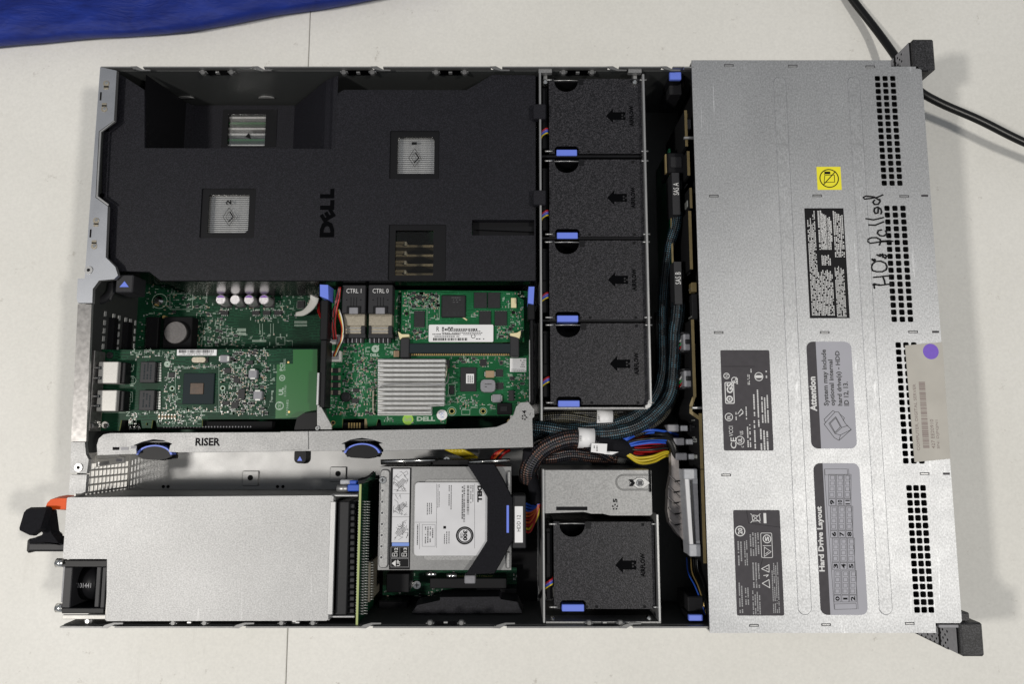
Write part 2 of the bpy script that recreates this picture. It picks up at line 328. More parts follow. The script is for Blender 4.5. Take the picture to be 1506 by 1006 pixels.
    def rp(s, u, v, r0, r1, z0, z1, mat, **k):
        x, y = P(u, v, z1); g = abs(P(u + 1, v, z1)[0] - x); return s.ring(x, y, r0 * g, r1 * g, z0, z1, mat, **k)
    def tube(s, pts, r, mat, seg=10, smooth_n=6, flat=1.0, rr=None):   # smooth tube through points (mm)
        pts = [Vector(p) for p in pts]; Q = []
        if len(pts) > 2 and smooth_n > 1:
            e = [pts[0] * 2 - pts[1]] + pts + [pts[-1] * 2 - pts[-2]]
            for i in range(1, len(e) - 2):
                for k in range(smooth_n):
                    t = k / smooth_n; a, b_, c, d = e[i - 1], e[i], e[i + 1], e[i + 2]
                    Q.append(.5 * ((2 * b_) + (c - a) * t + (2 * a - 5 * b_ + 4 * c - d) * t * t + (3 * b_ - a - 3 * c + d) * t ** 3))
            Q.append(pts[-1])
        else: Q = pts
        n = len(s.v); L_ = 0; up = Vector((0, 0, 1)); prev = None; base = len(s.f); lens = []
        for i, q in enumerate(Q):
            d = (Q[min(i + 1, len(Q) - 1)] - Q[max(i - 1, 0)])
            if d.length < 1e-9: d = Vector((1, 0, 0))
            d.normalize()
            sd = d.cross(up)
            if sd.length < .05: sd = prev if prev is not None else Vector((1, 0, 0))
            sd.normalize()
            if prev is not None and sd.dot(prev) < 0: sd = -sd
            prev = sd; w = sd.cross(d).normalized()
            if i: L_ += (q - Q[i - 1]).length
            lens.append(L_); R = r if rr is None else rr(i / (len(Q) - 1)) * r
            for k in range(seg):
                a = 2 * pi * k / seg; p = q + sd * (R * cos(a)) + w * (R * flat * sin(a)); s.v.append((p.x, p.y, p.z))
        for i in range(len(Q) - 1):
            for k in range(seg):
                k2 = (k + 1) % seg; fi = len(s.f)
                s.face((n + i * seg + k, n + (i + 1) * seg + k, n + (i + 1) * seg + k2, n + i * seg + k2), mat)
                s.uv[fi] = ((k / seg, lens[i]), (k / seg, lens[i + 1]), ((k + 1) / seg, lens[i + 1]), ((k + 1) / seg, lens[i])); s.smooth.add(fi)
        s.face([n + k for k in range(seg)], mat); e = n + (len(Q) - 1) * seg; s.face([e + seg - 1 - k for k in range(seg)], mat)
        return s
    def tp(s, pts, r, mat, **k):                            # tube through (u, v, z)
        return s.tube([(*P(u, v, z), z) for u, v, z in pts], r, mat, **k)
    def strokes(s, lines, z, w, mat, px=True, th=.06):      # flat marker strokes on a surface
        for l in lines:
            p = [Vector(P(a, c, z)) if px else Vector((a, c)) for a, c in l]
            for i in range(len(p) - 1):
                a, c = p[i], p[i + 1]; d = c - a
                if d.length < 1e-6: continue
                d.normalize(); nn = Vector((-d.y, d.x)) * w * .5; a2 = a - d * w * .3; c2 = c + d * w * .3
                zz = z + th * (1 + .02 * (i % 3)); k = len(s.v)
                s.v += [(a2.x - nn.x, a2.y - nn.y, zz), (c2.x - nn.x, c2.y - nn.y, zz), (c2.x + nn.x, c2.y + nn.y, zz), (a2.x + nn.x, a2.y + nn.y, zz)]
                s.face((k, k + 1, k + 2, k + 3), mat)
        return s
    def text(s, body, u0, v0, u1, v1, z, mat, rot=0, bold=0.0, lift=.08, world=False, **k):   # lettering fitted to a rectangle
        vs, fs, ax, ay, bx_, by = text_mesh(body, bold, **k)
        x0, y0, x1, y1 = (u0, v0, u1, v1) if world else RC(u0, v0, u1, v1, z)
        n = len(s.v)
        for a, c in vs:
            p = (a - ax) / (bx_ - ax); q = (c - ay) / (by - ay)
            if rot == 90: p, q = 1 - q, p
            elif rot == -90: p, q = q, 1 - p
            elif rot == 180: p, q = 1 - p, 1 - q
            s.v.append((x0 + p * (x1 - x0), y0 + q * (y1 - y0), z + lift))
        for f in fs: s.face([n + i for i in f], mat)
        return s
    def sheet(s, u0, v0, u1, v1, z, mat, lift=.05):
        x0, y0, x1, y1 = RC(u0, v0, u1, v1, z); n = len(s.v)
        s.v += [(x0, y0, z + lift), (x1, y0, z + lift), (x1, y1, z + lift), (x0, y1, z + lift)]; s.face((n, n + 1, n + 2, n + 3), mat); return s
    def build(s, name, parent=None, label=None, kind=None, smooth=False, cat=None, group=None):
        xs = [v[0] for v in s.v]; ys = [v[1] for v in s.v]; zs = [v[2] for v in s.v]
        o0 = Vector(((min(xs) + max(xs)) / 2, (min(ys) + max(ys)) / 2, min(zs)))
        me = bpy.data.meshes.new(name); me.from_pydata([((x - o0.x) * .001, (y - o0.y) * .001, (z - o0.z) * .001) for x, y, z in s.v], [], s.f)
        for mn in s.mats: me.materials.append(MATS[mn])
        me.polygons.foreach_set('material_index', s.m)
        if s.smooth or smooth: me.polygons.foreach_set('use_smooth', [smooth or i in s.smooth for i in range(len(s.f))])
        if s.uv:
            uvl = me.uv_layers.new(name='UVMap')
            for fi, cs in s.uv.items():
                st = me.polygons[fi].loop_start
                for j, c in enumerate(cs): uvl.data[st + j].uv = c
        me.update()
        o = bpy.data.objects.new(name, me); COL.objects.link(o)
        w = o0 * .001
        if parent is not None: o.parent = parent; o.location = w - Vector(parent['_w'])
        else: o.location = w
        o['_w'] = tuple(w)
        if label: o['label'] = label
        if kind: o['kind'] = kind
        if cat: o['category'] = cat
        if group: o['group'] = group
        THINGS.append(o); return o
THINGS = []
def thing(name, u, v, z, label, cat, group=None):
    o = bpy.data.objects.new(name, None); COL.objects.link(o); x, y = P(u, v, z)
    o.location = (x * .001, y * .001, z * .001); o.empty_display_size = .01; o['_w'] = tuple(o.location); o['label'] = label; o['category'] = cat
    if group: o['group'] = group
    THINGS.append(o); return o
def rrect(x0, y0, x1, y1, r, seg=4):
    if x0 > x1: x0, x1 = x1, x0
    if y0 > y1: y0, y1 = y1, y0
    r = min(r, (x1 - x0) / 2 - 1e-3, (y1 - y0) / 2 - 1e-3); o = []
    for cx, cy, a in ((x1 - r, y1 - r, 0), (x0 + r, y1 - r, 90), (x0 + r, y0 + r, 180), (x1 - r, y0 + r, 270)):
        for i in range(seg + 1):
            t = radians(a + 90 * i / seg); o.append((cx + r * cos(t), cy + r * sin(t)))
    return o
def copy_tree(o, parent=None, delta=None):
    c = o.copy(); COL.objects.link(c)
    if parent is not None: c.parent = parent
    if delta is not None: c.location = o.location + delta
    for ch in o.children: copy_tree(ch, c)
    return c
def micro(mb, u0, v0, u1, v1, z, mat, rows, rot=90, fill=.75, h=.5, cell=2.2, lift=.1):   # print too small to read: broken dashes in rows
    x0, y0, x1, y1 = RC(u0, v0, u1, v1, z)
    for r in range(rows):
        t = (r + .5) / rows; ln = random.uniform(fill, 1)
        if rot in (90, -90):
            xc = x0 + (x1 - x0) * t; w = (x1 - x0) / rows * h; y = y0 if rot == 90 else y1; tot = (y1 - y0) * ln; d = 0
            while d < tot:
                l = random.uniform(.4, 1) * cell
                if random.random() < .86:
                    a = y + d if rot == 90 else y - d; c = a + (l if rot == 90 else -l); a, c = min(a, c), max(a, c); n = len(mb.v)
                    mb.v += [(xc - w / 2, a, z + lift), (xc + w / 2, a, z + lift), (xc + w / 2, c, z + lift), (xc - w / 2, c, z + lift)]; mb.face((n, n + 1, n + 2, n + 3), mat)
                d += l + cell * .22
        else:
            yc = y1 - (y1 - y0) * t; w = (y1 - y0) / rows * h; tot = (x1 - x0) * ln; d = 0
            while d < tot:
                l = random.uniform(.4, 1) * cell
                if random.random() < .86:
                    a = x0 + d; c = a + l; n = len(mb.v)
                    mb.v += [(a, yc - w / 2, z + lift), (c, yc - w / 2, z + lift), (c, yc + w / 2, z + lift), (a, yc + w / 2, z + lift)]; mb.face((n, n + 1, n + 2, n + 3), mat)
                d += l + cell * .22
def barcode(mb, u0, v0, u1, v1, z, mat, along='v', lift=.1):
    x0, y0, x1, y1 = RC(u0, v0, u1, v1, z); a, b_ = (y0, y1) if along == 'v' else (x0, x1); d = a
    while d < b_:
        w = random.choice((.3, .3, .6, .9)); n = len(mb.v)
        q = (x0, d, x1, min(d + w, b_)) if along == 'v' else (d, y0, min(d + w, b_), y1)
        mb.v += [(q[0], q[1], z + lift), (q[2], q[1], z + lift), (q[2], q[3], z + lift), (q[0], q[3], z + lift)]; mb.face((n, n + 1, n + 2, n + 3), mat)
        d += w + random.choice((.3, .3, .6))
def scatter(mb, u0, v0, u1, v1, z, n, avoid=(), silk=.4, big=.08, pads=.5):    # tiny surface-mount parts, pads and printed marks
    x0, y0, x1, y1 = RC(u0, v0, u1, v1, z); av = [RC(*a, z) for a in avoid]; g = 1.0
    for _ in range(n):
        x = random.uniform(x0, x1); y = random.uniform(y0, y1)
        x = round(x / 1.1) * 1.1; y = round(y / 1.1) * 1.1
        if any(a[0] - .8 < x < a[2] + .8 and a[1] - .8 < y < a[3] + .8 for a in av): continue
        q = random.random(); hz = random.random() < .5
        if q < silk:
            l = random.uniform(.8, 3.2); w = random.choice((.16, .22, .5))
            if random.random() < .35:
                for k in range(random.randint(2, 5)):
                    a = (x + k * .75, y, x + k * .75 + .42, y + 1.0) if hz else (x, y + k * .75, x + 1.0, y + k * .75 + .42)
                    m_ = len(mb.v); mb.v += [(a[0], a[1], z + .06), (a[2], a[1], z + .06), (a[2], a[3], z + .06), (a[0], a[3], z + .06)]; mb.face((m_, m_ + 1, m_ + 2, m_ + 3), 'silk')
            else:
                a = (x, y, x + l, y + w) if hz else (x, y, x + w, y + l)
                m_ = len(mb.v); mb.v += [(a[0], a[1], z + .06), (a[2], a[1], z + .06), (a[2], a[3], z + .06), (a[0], a[3], z + .06)]; mb.face((m_, m_ + 1, m_ + 2, m_ + 3), 'silk')
        elif q < silk + big:
            w, h = random.choice(((2.6, 2.0), (3, 1.6), (2, 2))); mb.box(x, y, x + w, y + h, z, z + .9, 'chip_black')
            for k in range(3):
                for yy in (y - .45, y + h): mb.box(x + .3 + k * (w - .9) / 2, yy, x + .65 + k * (w - .9) / 2, yy + .45, z, z + .3, 'solder')
        else:
            w, h = (1.5, .8) if hz else (.8, 1.5); mt = random.choice(('tan_part', 'chip_black', 'tan_part', 'chip_black', 'grey_plastic'))
            if hz: mb.box(x, y, x + .35, y + h, z, z + .45, 'solder'); mb.box(x + .35, y, x + w - .35, y + h, z, z + .5, mt); mb.box(x + w - .35, y, x + w, y + h, z, z + .45, 'solder')
            else: mb.box(x, y, x + w, y + .35, z, z + .45, 'solder'); mb.box(x, y + .35, x + w, y + h - .35, z, z + .5, mt); mb.box(x, y + h - .35, x + w, y + h, z, z + .45, 'solder')
def screw(u, v, rpx, z, parent, name='screw', mat='chrome', hh=1.2):
    b = MB(); b.cp(u, v, rpx, z, z + hh, mat, seg=16, inset=.4)
    x, y = P(u, v, z + hh); r = abs(P(u + rpx, v, z)[0] - x) * .55
    b.box(x - r, y - r * .2, x + r, y + r * .2, z + hh, z + hh + .04, 'matte_black'); b.box(x - r * .2, y - r, x + r * .2, y + r, z + hh + .01, z + hh + .06, 'matte_black')
    return b.build(name, parent)
# ------------------------------------------------------------------ SETTING: the table
XS = P(455, 50, 0)[0]
tb = bpy.data.objects.new('table_surface', None); COL.objects.link(tb); tb['kind'] = 'structure'; tb['_w'] = (0, 0, 0); THINGS.append(tb)
b = MB(); b.box(-1400, -1000, XS - .35, 1100, -18, 0, 'table_white', .5).build('board', tb)
b = MB(); b.box(XS + .35, -1000, 1500, 1100, -18, 0, 'table_white', .5).build('board', tb)
# blue tarpaulin
mb = MB(); edge = [(-120, 70), (0, 57), (60, 53), (120, 47), (200, 43), (270, 36), (330, 26), (400, 12), (470, 3), (560, -14), (660, -30)]
NX = 70; rows = 26
ex = []
for i in range(NX + 1):
    t = i / NX * (len(edge) - 1); k = min(int(t), len(edge) - 2); f = t - k
    ex.append((edge[k][0] * (1 - f) + edge[k + 1][0] * f, edge[k][1] * (1 - f) + edge[k + 1][1] * f))
for j in range(rows + 1):
    for i, (u, v) in enumerate(ex):
        x, y = P(u, v, 24); d = (j - 4) * 9.0
        w = 2.2 * sin(x * .031 + j * .5) + 1.4 * sin(x * .083 - j * .9) + .8 * sin(x * .17 + j * 1.7)
        if j == 0: mb.v.append((x, y + 9, .6))
        elif j == 1: mb.v.append((x, y + 5, 5))
        elif j == 2: mb.v.append((x, y + 1.2, 13 + .4 * w))
        elif j == 3: mb.v.append((x, y, 20 + .6 * w))
        elif j == 4: mb.v.append((x, y + 2, 24 + .6 * w))
        else: mb.v.append((x, y + 2 + d, 25 + w + min(d, 60) * .06))
for j in range(rows):
    for i in range(NX):
        a = j * (NX + 1) + i; mb.face((a, a + 1, a + NX + 2, a + NX + 1), 'tarp_blue')
mb.build('tarpaulin', None, 'creased dark blue plastic tarpaulin lying on the table at the top left', None, True, 'tarpaulin')
# black power cord behind the front corner
mb = MB(); mb.tp([(1225, -45, 5), (1252, -4, 7), (1290, 45, 12), (1318, 84, 20), (1336, 112, 27), (1352, 133, 30), (1385, 152, 30), (1440, 176, 29), (1500, 206, 28), (1570, 236, 27), (1700, 300, 20)], 3.7, 'rubber_black', seg=16, flat=.8)
mb.build('power_cable', None, 'black flattened power cable curving past the top right corner of the server', None, False, 'cable')
# ------------------------------------------------------------------ CHASSIS
ZR = 86.0
CH = thing('server_chassis', 753, 503, 1, 'open galvanised steel rack server chassis lying on the white table with a perforated front cover', 'server')
XL = P(125.5, 410, ZR)[0]; YT = P(600, 97.5, ZR)[1]; YB = P(600, 924, ZR)[1]; XC = P(1017, 90, 88)[0]; XF = P(1356, 112, 88)[0]
b = MB(); b.box(XL + 1, YB + 1, XF - 4, YT - 1, 1, 2.5, 'floor_steel'); b.build('floor_pan', CH)
b = MB(); b.box(XC - 75, YB + 1.5, XC + 30, YT - 1.5, 2.5, 4, 'shaded_steel'); b.build('floor_liner', CH)
# side walls with their slotted rims
def side_wall(y_out, sgn, notches, clusters):
    w = MB(); y_in = y_out - sgn * 1.4
    w.box(XL, y_in, XF - 2, y_out, 1, 81.0, 'shaded_steel'); wo = w.build('side_wall', CH); w = MB(); w.box(XL, y_out, XF - 2, y_out + .25 * sgn, 1, 80.5, 'floor_steel'); w.build('outer_skin', wo)
    x = XL; segs = []
    for u, v in notches:
        xn = P(u, v, ZR)[0]; segs.append((x, xn)); x = xn + 9.0
    segs.append((x, XC + 12))
    for a, c in segs:
        q = MB(); t = y_out
        q.box(a, t - 1.0 * sgn, c, t + .15 * sgn, 81.0, ZR, 'rim_steel')
        if c < XC: q.prism([(c - 1, t + .2 * sgn), (c + 2, t - 2.0 * sgn), (c + 8, t - 3.6 * sgn), (c + 15, t - 3.6 * sgn), (c + 15, t - 2.6 * sgn), (c + 9, t - 2.4 * sgn), (c + 4, t + .4 * sgn)], ZR - 1.0, ZR + .15, 'rim_steel')
        q.build('rim_lip', wo)
    for u, v in clusters:
        q = MB(); xx, yy = P(u, v, 84); yy = y_in - sgn * .3
        q.box(xx - 8.5, yy - .5 * sgn, xx + 8.5, yy, 76, 83.5, 'gloss_black')
        q.box(xx - 1.4, yy - 1.6 * sgn, xx + 1.4, yy, 79, 82, 'edge_steel'); q.build('slot', wo)
        for dx in (-11.5, 11.5):
            r = MB(); r.cyl(xx + dx, yy - .9 * sgn, 2.2, 79.5, 83.2, 'rim_steel', seg=10, inset=.7); r.box(xx + dx - 3.2, yy - .9 * sgn, xx + dx + 3.2, yy, 79, 82.4, 'edge_steel', .4); r.build('rivet', wo)
side_wall(YT, 1, [(194, 97), (372, 97), (547, 97), (722, 99), (894, 102), (973, 103)], [(318, 101), (526, 101), (662, 102), (850, 104)])
side_wall(YB, -1, [(150, 926), (343, 926), (530, 925), (727, 925), (913, 925)], [(276, 922), (436, 922), (655, 922), (890, 921)])
# rear wall: perforated plate in the plane x = XL + ..
def wallpt(u, v, x):                                        # where the sight line of a pixel meets the plane x
    a = (u - U0) / FPX; bb = (V0 - v) / FPX; dx, dy, dz = a, bb * cos(TH) + sin(TH), bb * sin(TH) - cos(TH)
    t = x / dx; return (dy * t, CZ + dz * t)
XW = XL + 2.0
def gridplate(x0, x1, y0, y1, z0, z1, ys, zs, hy, hz, mat, name):      # sheet with a lattice of punched slots
    q = MB(); yy = y0
    for y in sorted(ys) + [None]:
        a, c = (y - hy / 2, y + hy / 2) if y is not None else (y1, y1)
        q.box(x0, yy, x1, a, z0, z1, mat)
        if y is None: break
        zz = z0
        for z in sorted(zs) + [None]:
            p = z - hz / 2 if z is not None else z1
            if p > zz: q.box(x0, a, x1, c, zz, p, mat)
            if z is None: break
            zz = z + hz / 2
        yy = c
    return q.build(name, CH)
y1 = YT - 2; ya_, yb_2 = wallpt(190, 516, XW)[0], wallpt(190, 462, XW)[0]
yv1 = wallpt(140, 668, XW)[0]
w = MB(); w.box(XL, yb_2 + 1, XW, y1, 3, ZR - 3, 'shaded_steel'); w.box(XL, yv1 + 1, XW, ya_ - 12, 3, ZR - 3, 'shaded_steel'); w.box(XL, ya_ - 12, XW, yb_2 + 1, 60, ZR - 3, 'shaded_steel'); w.build('rear_wall', CH)
gridplate(XL, XW, ya_ - 12, yb_2 + 1, 3, 60, [wallpt(190, v, XW)[0] for v in (472, 484.5, 496, 507, 518, 529)], [wallpt(u, 490, XW)[1] for u in (153, 166, 174, 184, 191, 199, 206)], 4.6, 4.2, 'shaded_steel', 'vent_grille')
w = MB(); w.box(XW + .1, ya_ - 10, XW + 5, yb_2 - 8, 24, 31, 'smooth_black'); w.box(XW + .1, ya_ - 10, XW + 5, yb_2 - 8, 47, 53, 'smooth_black'); w.build('grille_bar', CH)
# light bare steel lining of the lower left grille
# rear flange: flat plate seen from above
fl = [(147, 97.5), (172, 103), (168, 177), (146, 193), (141, 290), (159, 303), (156, 378), (170, 392), (174, 405), (168, 411), (146, 413), (137, 425), (136, 446), (114, 446), (112, 439), (114, 409), (124, 409)]
q = MB(); q.pp(fl, ZR - 2.4, ZR + .6, 'flange_steel', side='edge_steel', inset=.35); q.build('rear_flange', CH)
q = MB(); q.pp([(146, 193), (141, 290), (159, 303), (160, 300), (144, 288), (149, 194), (169, 178), (168, 176.5)], ZR + .55, ZR + 1.1, 'edge_steel', inset=.25); q.build('flange_edge', CH)
q = MB(); q.pp([(114, 447), (135, 447), (127, 650), (104, 650)], ZR - 3, ZR - .6, 'slot_steel', side='edge_steel', inset=.3); q.build('slot_strip', CH)
q = MB(); q.pp([(104, 650), (125, 650), (127, 668), (131, 676), (128, 697), (103, 696)], ZR - 3, ZR + .4, 'bracket_steel', side='edge_steel', inset=.35); q.build('corner_plate', CH)
q = MB(); q.pp([(103, 698), (128, 698), (126, 724), (119, 727), (100, 727)], ZR - 3, ZR + .4, 'bracket_steel', side='edge_steel', inset=.35); q.build('corner_plate', CH)
for u, v in ((130, 397), (115, 688)):
    q = MB(); q.rp(u, v, 2.5, 6, ZR + .4, ZR + 1.3, 'edge_steel'); q.cp(u, v, 2.6, ZR + .3, ZR + .75, 'matte_black', seg=14); q.build('rivet', CH)
for u, v, d in ((156, 122, 1), (153, 160, -1), (141, 324, 1), (138, 362, -1)):
    q = MB(); q.cp(u, v, 4.4, ZR + .5, ZR + 1.0, 'connector_shell', seg=14); q.bx(u - 3.4, min(v, v + 9 * d), u + 3.4, max(v, v + 9 * d), ZR + .5, ZR + .9, 'connector_shell')
    q.cp(u, v - 1, 2.6, ZR + .9, ZR + 1.7, 'chrome', seg=12, inset=.5); q.bx(u - 3.4, v + 5 * d - 1, u + 3.4, v + 5 * d + 1, ZR + .9, ZR + 1.1, 'gloss_black'); q.build('keyhole', CH)
for u, v in ((148, 141), (133, 343)):
    q = MB(); q.bx(u - 1.2, v - 6, u + 1.2, v + 6, ZR + .5, ZR + .75, 'matte_black'); q.build('slot', CH)
# inner lining of the rear corner by the power supply (galvanised, light)
q = MB(); yA, yB_ = P(0, 735, ZR)[1], P(0, 667, ZR)[1]
gridplate(XL, XL + 1.2, yA - 4, yB_, 3, 80, [yA + .5 + i * 5.7 for i in range(5)], [8 + i * 5.7 for i in range(11)], 4.3, 4.3, 'port_steel', 'vent_panel')
q = MB(); q.pp([(135, 664), (163, 664), (172, 671), (183, 672), (183, 681), (136, 688)], 55, 57, 'port_steel', side='edge_steel', inset=.3); q.pp([(140, 668), (175, 666), (172, 674), (142, 676)], 57, 60, 'port_steel', inset=.6)
q.pp([(144, 680), (160, 678), (161, 683), (145, 685)], 56.9, 57.5, 'edge_steel', inset=.2); q.bx(171, 675, 179, 679, 57, 57.4, 'grey_plastic'); q.build('latch_bracket', CH)
# tabs on the pan floor
for u, v in ((368, 704), (497, 698)):
    q = MB(); q.bx(u - 12, v - 11, u + 12, v + 11, 2.5, 4.2, 'floor_steel', .5); q.cp(u, v - 1, 4, 4.2, 4.5, 'matte_black', seg=14); q.build('mounting_tab', CH)
for u in (240, 247, 408, 416):
    q = MB(); q.cp(u, 716, 2.4, 2.5, 2.9, 'matte_black', seg=10); q.build('floor_hole', CH)
# wall beneath the riser that separates the boards from the supply bay
# ------------------------------------------------------------------ FRONT: drive cage and its cover
q = MB(); xx = P(1036, 500, 70)[0]; q.box(xx, YB + 2, XF - 3, YT - 2, 2.5, 72, 'matte_black'); q.build('drive_cage', CH)  # solid cage block, coloured black to supply the dark behind the cover holes
ZC = 88.0
XC0 = P(1017, 90, ZC)[0]; XF1 = P(1356, 112, ZC)[0]
YCT = P(1100, 88, ZC)[1]; YCB = P(1100, 931.5, ZC)[1]
n1x = P(1310, 92, ZC)[0]; n1y = P(1330, 97.5, ZC)[1]; n2x = P(1376, 920, ZC)[0]; n2y = P(1400, 917, ZC)[1]
out = [(XC0, YCB), (n2x, YCB), (n2x, n2y), (XF1 - 1.5, n2y), (XF1, n2y + 1.5), (XF1, n1y - 3), (XF1 - 3, n1y), (n1x, n1y), (n1x, YCT), (XC0, YCT)]
groups = [((1301.5, 116.5), (1324, 270)), ((1309, 307), (1337, 470)), ((1324, 508), (1351, 678)), ((1339, 718), (1368, 897))]
gh = []
spec = [((1290.5, 114.8), (1313, 114.8), (1303, 269)), ((1304.5, 306), (1328, 306), (1317.5, 469.5)), ((1321, 507.5), (1344, 507.5), (1333, 678)), ((1337, 718), (1357.5, 718), (1349, 897.5))]
PIT = (P(1313, 114.8, ZC)[0] - P(1290.5, 114.8, ZC)[0]) / 2 if False else 5.25
for (a, c, d) in spec:
    xa, ya = P(a[0], a[1], ZC); yd = P(d[0], d[1], ZC)[1]; hx = (P(c[0], c[1], ZC)[0] - xa) / 2
    for i in range(17):
        for j in range(3):
            x = xa + hx * j; y = ya + (yd - ya) * i / 16; gh.append((x, y))
ph = [rrect(x - 2.15, y - 2.15, x + 2.15, y + 2.15, .95, 2) for x, y in gh]
q = MB(); q.prism(out, ZC - 1.0, ZC, 'cover_steel', ph, side='edge_steel'); 
q.box(XC0 + .3, YCT - .3, n1x - 1, YCT - 1.3, ZC - 18, ZC - .5, 'cover_steel'); q.box(XC0 + .3, YCB + .3, n2x - 1, YCB + 1.3, ZC - 18, ZC - .5, 'cover_steel')
CV = q.build('drive_bay_cover', CH)
# rolled front edge below the cover
q = MB(); q.box(XF1 - 6, YB + 4, XF1 - 1.2, YT - 6, 3, ZC - 1.5, 'shaded_steel'); q.build('front_wall', CH)
for v, h in ((235, 20), (310, 30), (432, 12), (505, 30), (655, 26), (700, 8)):
    q = MB(); y = P(1366, v, 80)[1]; q.box(XF1 - 1.2, y - h * .25, XF1 + .5, y + h * .25, 70, 84, 'edge_steel', .3); q.build('front_tab', CH)
# pressed ribs and joint lines
def stad(x0, x1, y0, y1, n=10):
    r = (x1 - x0) / 2; cx = (x0 + x1) / 2
    return [(cx + r * cos(pi * i / n), y1 - r + r * sin(pi * i / n)) for i in range(n + 1)] + [(cx - r * cos(pi * i / n), y0 + r - r * sin(pi * i / n)) for i in range(n + 1)]
for (ua, ub) in ((1172, 1192.5), (1291, 1311)):
    xa, xb = P(ua, 870, ZC)[0], P(ub, 870, ZC)[0]
    q = MB(); q.prism(stad(xa, xb, P(1180, 905, ZC)[1], P(1160, 112, ZC)[1]), ZC + .01, ZC + .45, 'cover_steel', inset=.5, cap0=False); q.build('pressed_rib', CV)
for u, v in ((1072, 95.5), (1166, 96.5), (1280, 97.5), (1050, 288), (1202, 287.5), (1330, 288.5), (1057, 489), (1213, 489), (1343, 488), (1068, 699), (1360, 697), (1109, 920.5), (1215, 919.5), (1338, 917.5)):
    q = MB(); q.bx(u - 7, v - 1.9, u + 7, v + 1.9, ZC + .01, ZC + .12, 'ink_grey'); q.bx(u - 6, v - 1.0, u + 6, v + 1.2, ZC + .01, ZC + .8, 'edge_steel', .3); q.build('lanced_tab', CV)
for u, v in ((1360, 287.5), (1376, 488), (1392, 697)):
    q = MB(); q.bx(u - 5, v - 1.6, u + 5, v + 1.6, ZC + .01, ZC + .1, 'label_dark'); q.build('slot', CV)
q = MB(); q.bx(1006, 97, 1020, 99, ZC - 3, ZC + .6, 'edge_steel', .3); q.build('locating_pin', CV)
for v in (202, 600):
    q = MB(); yy = P(1010, v, 82)[1]; q.box(XC0 - 6.5, yy - 1, XC0 + 3, yy + 1, 80, 82.5, 'edge_steel', .5); q.build('locating_pin', CV)
# --- labels stuck on the cover
Z1 = ZC
def plate(u0, v0, u1, v1, mat, r=.8, z=Z1, th=.1):
    a = RC(u0, v0, u1, v1, z); m_ = MB(); m_.prism(rrect(a[0], a[1], a[2], a[3], r, 4), z + .01, z + th, mat, cap0=False); return m_
L0 = Z1 + .12
# yellow hand-prohibited sticker
s = plate(1201.5, 245, 1237, 279, 'label_yellow', .2); s.rp(1219.5, 262, 12.8, 14.3, L0, L0 + .03, 'ink', seg=32)
s.strokes([[(1211, 271.5), (1228.5, 252)]], L0 + .02, .7, 'ink'); s.strokes([[(1212, 268), (1213, 257.5), (1227, 257), (1227.5, 267.5), (1212, 268)], [(1212, 256), (1216, 253.5), (1221, 254)], [(1213, 252), (1216, 254)]], L0, .5, 'ink')
s.bx(1212.5, 252, 1221, 255.8, L0, L0 + .03, 'ink'); s.build('sticker', CV, 'square yellow warning sticker with a crossed-out hand in a circle')
# black service label with microprint
s = plate(1187, 306, 1245, 468, 'label_black', .2)
for (a, c, d, e, r) in ((1190, 309, 1202, 464, 3), (1203, 310, 1216, 367, 2), (1206, 314, 1222, 367, 3), (1204, 395, 1226, 464, 5), (1217, 323, 1224, 355, 1), (1226, 310, 1241, 378, 3), (1229, 391, 1243, 466, 4), (1208, 376, 1222, 390, 3)):
    micro(s, a, c, d, e, L0 - .1, 'print_white', r * 2, 90, .85, .66, 1.3, .1)
s.build('sticker', CV, 'black sticker packed with tiny white instructions')
# regulatory label
s = plate(1062, 515, 1134.5, 663, 'label_dark', 1.2)
s.strokes([[(1061, 539), (1110, 539)]], L0, .25, 'ink')
s.text('CE', 1074.5, 643.5, 1083, 660, L0, 'print_white', 90, .01); s.text('VCCI', 1072, 627, 1078, 642, L0, 'print_white', 90)
for u, v, r in ((1068.5, 553, 4.6), (1072, 613.5, 6), (1116, 554, 6.5), (1080, 559, 4.6), (1088.5, 648, 6.5)): s.rp(u, v, r - 1.1, r, L0, L0 + .04, 'print_white', seg=20)
s.text('N', 1066.6, 551, 1070.6, 555, L0, 'print_white', 90); s.text('UL', 1085.5, 644.5, 1091.5, 651.5, L0, 'print_white', 90, .03); s.text('us', 1088, 634, 1093, 639.5, L0, 'print_white', 90); s.text('c', 1090.5, 656, 1094, 658.5, L0, 'print_white', 90)
s.bx(1110.5, 552, 1121.5, 556, L0, L0 + .04, 'print_white')
a = RC(1066, 562, 1080, 594, L0); s.prism(rrect(*a, 1, 3), L0, L0 + .05, 'print_white', [rrect(a[0] + .7, a[1] + .7, a[2] - .7, a[3] - .7, .6, 3)], cap0=False)
s.text('GS', 1068.5, 563.5, 1078, 578.5, L0, 'print_white', 90, .04); s.rp(1073, 587, 3, 5, L0, L0 + .05, 'print_white'); s.rp(1073, 587, 0.1, 1.4, L0, L0 + .05, 'print_white')
s.strokes([[(1085, 609), (1090, 602), (1093, 606), (1088, 612)], [(1087, 612), (1093, 608)], [(1078, 560), (1080, 562), (1083, 555)]], L0, .5, 'print_white'); s.text('R', 1069.5, 610.5, 1074.5, 616.5, L0, 'print_white', 90)
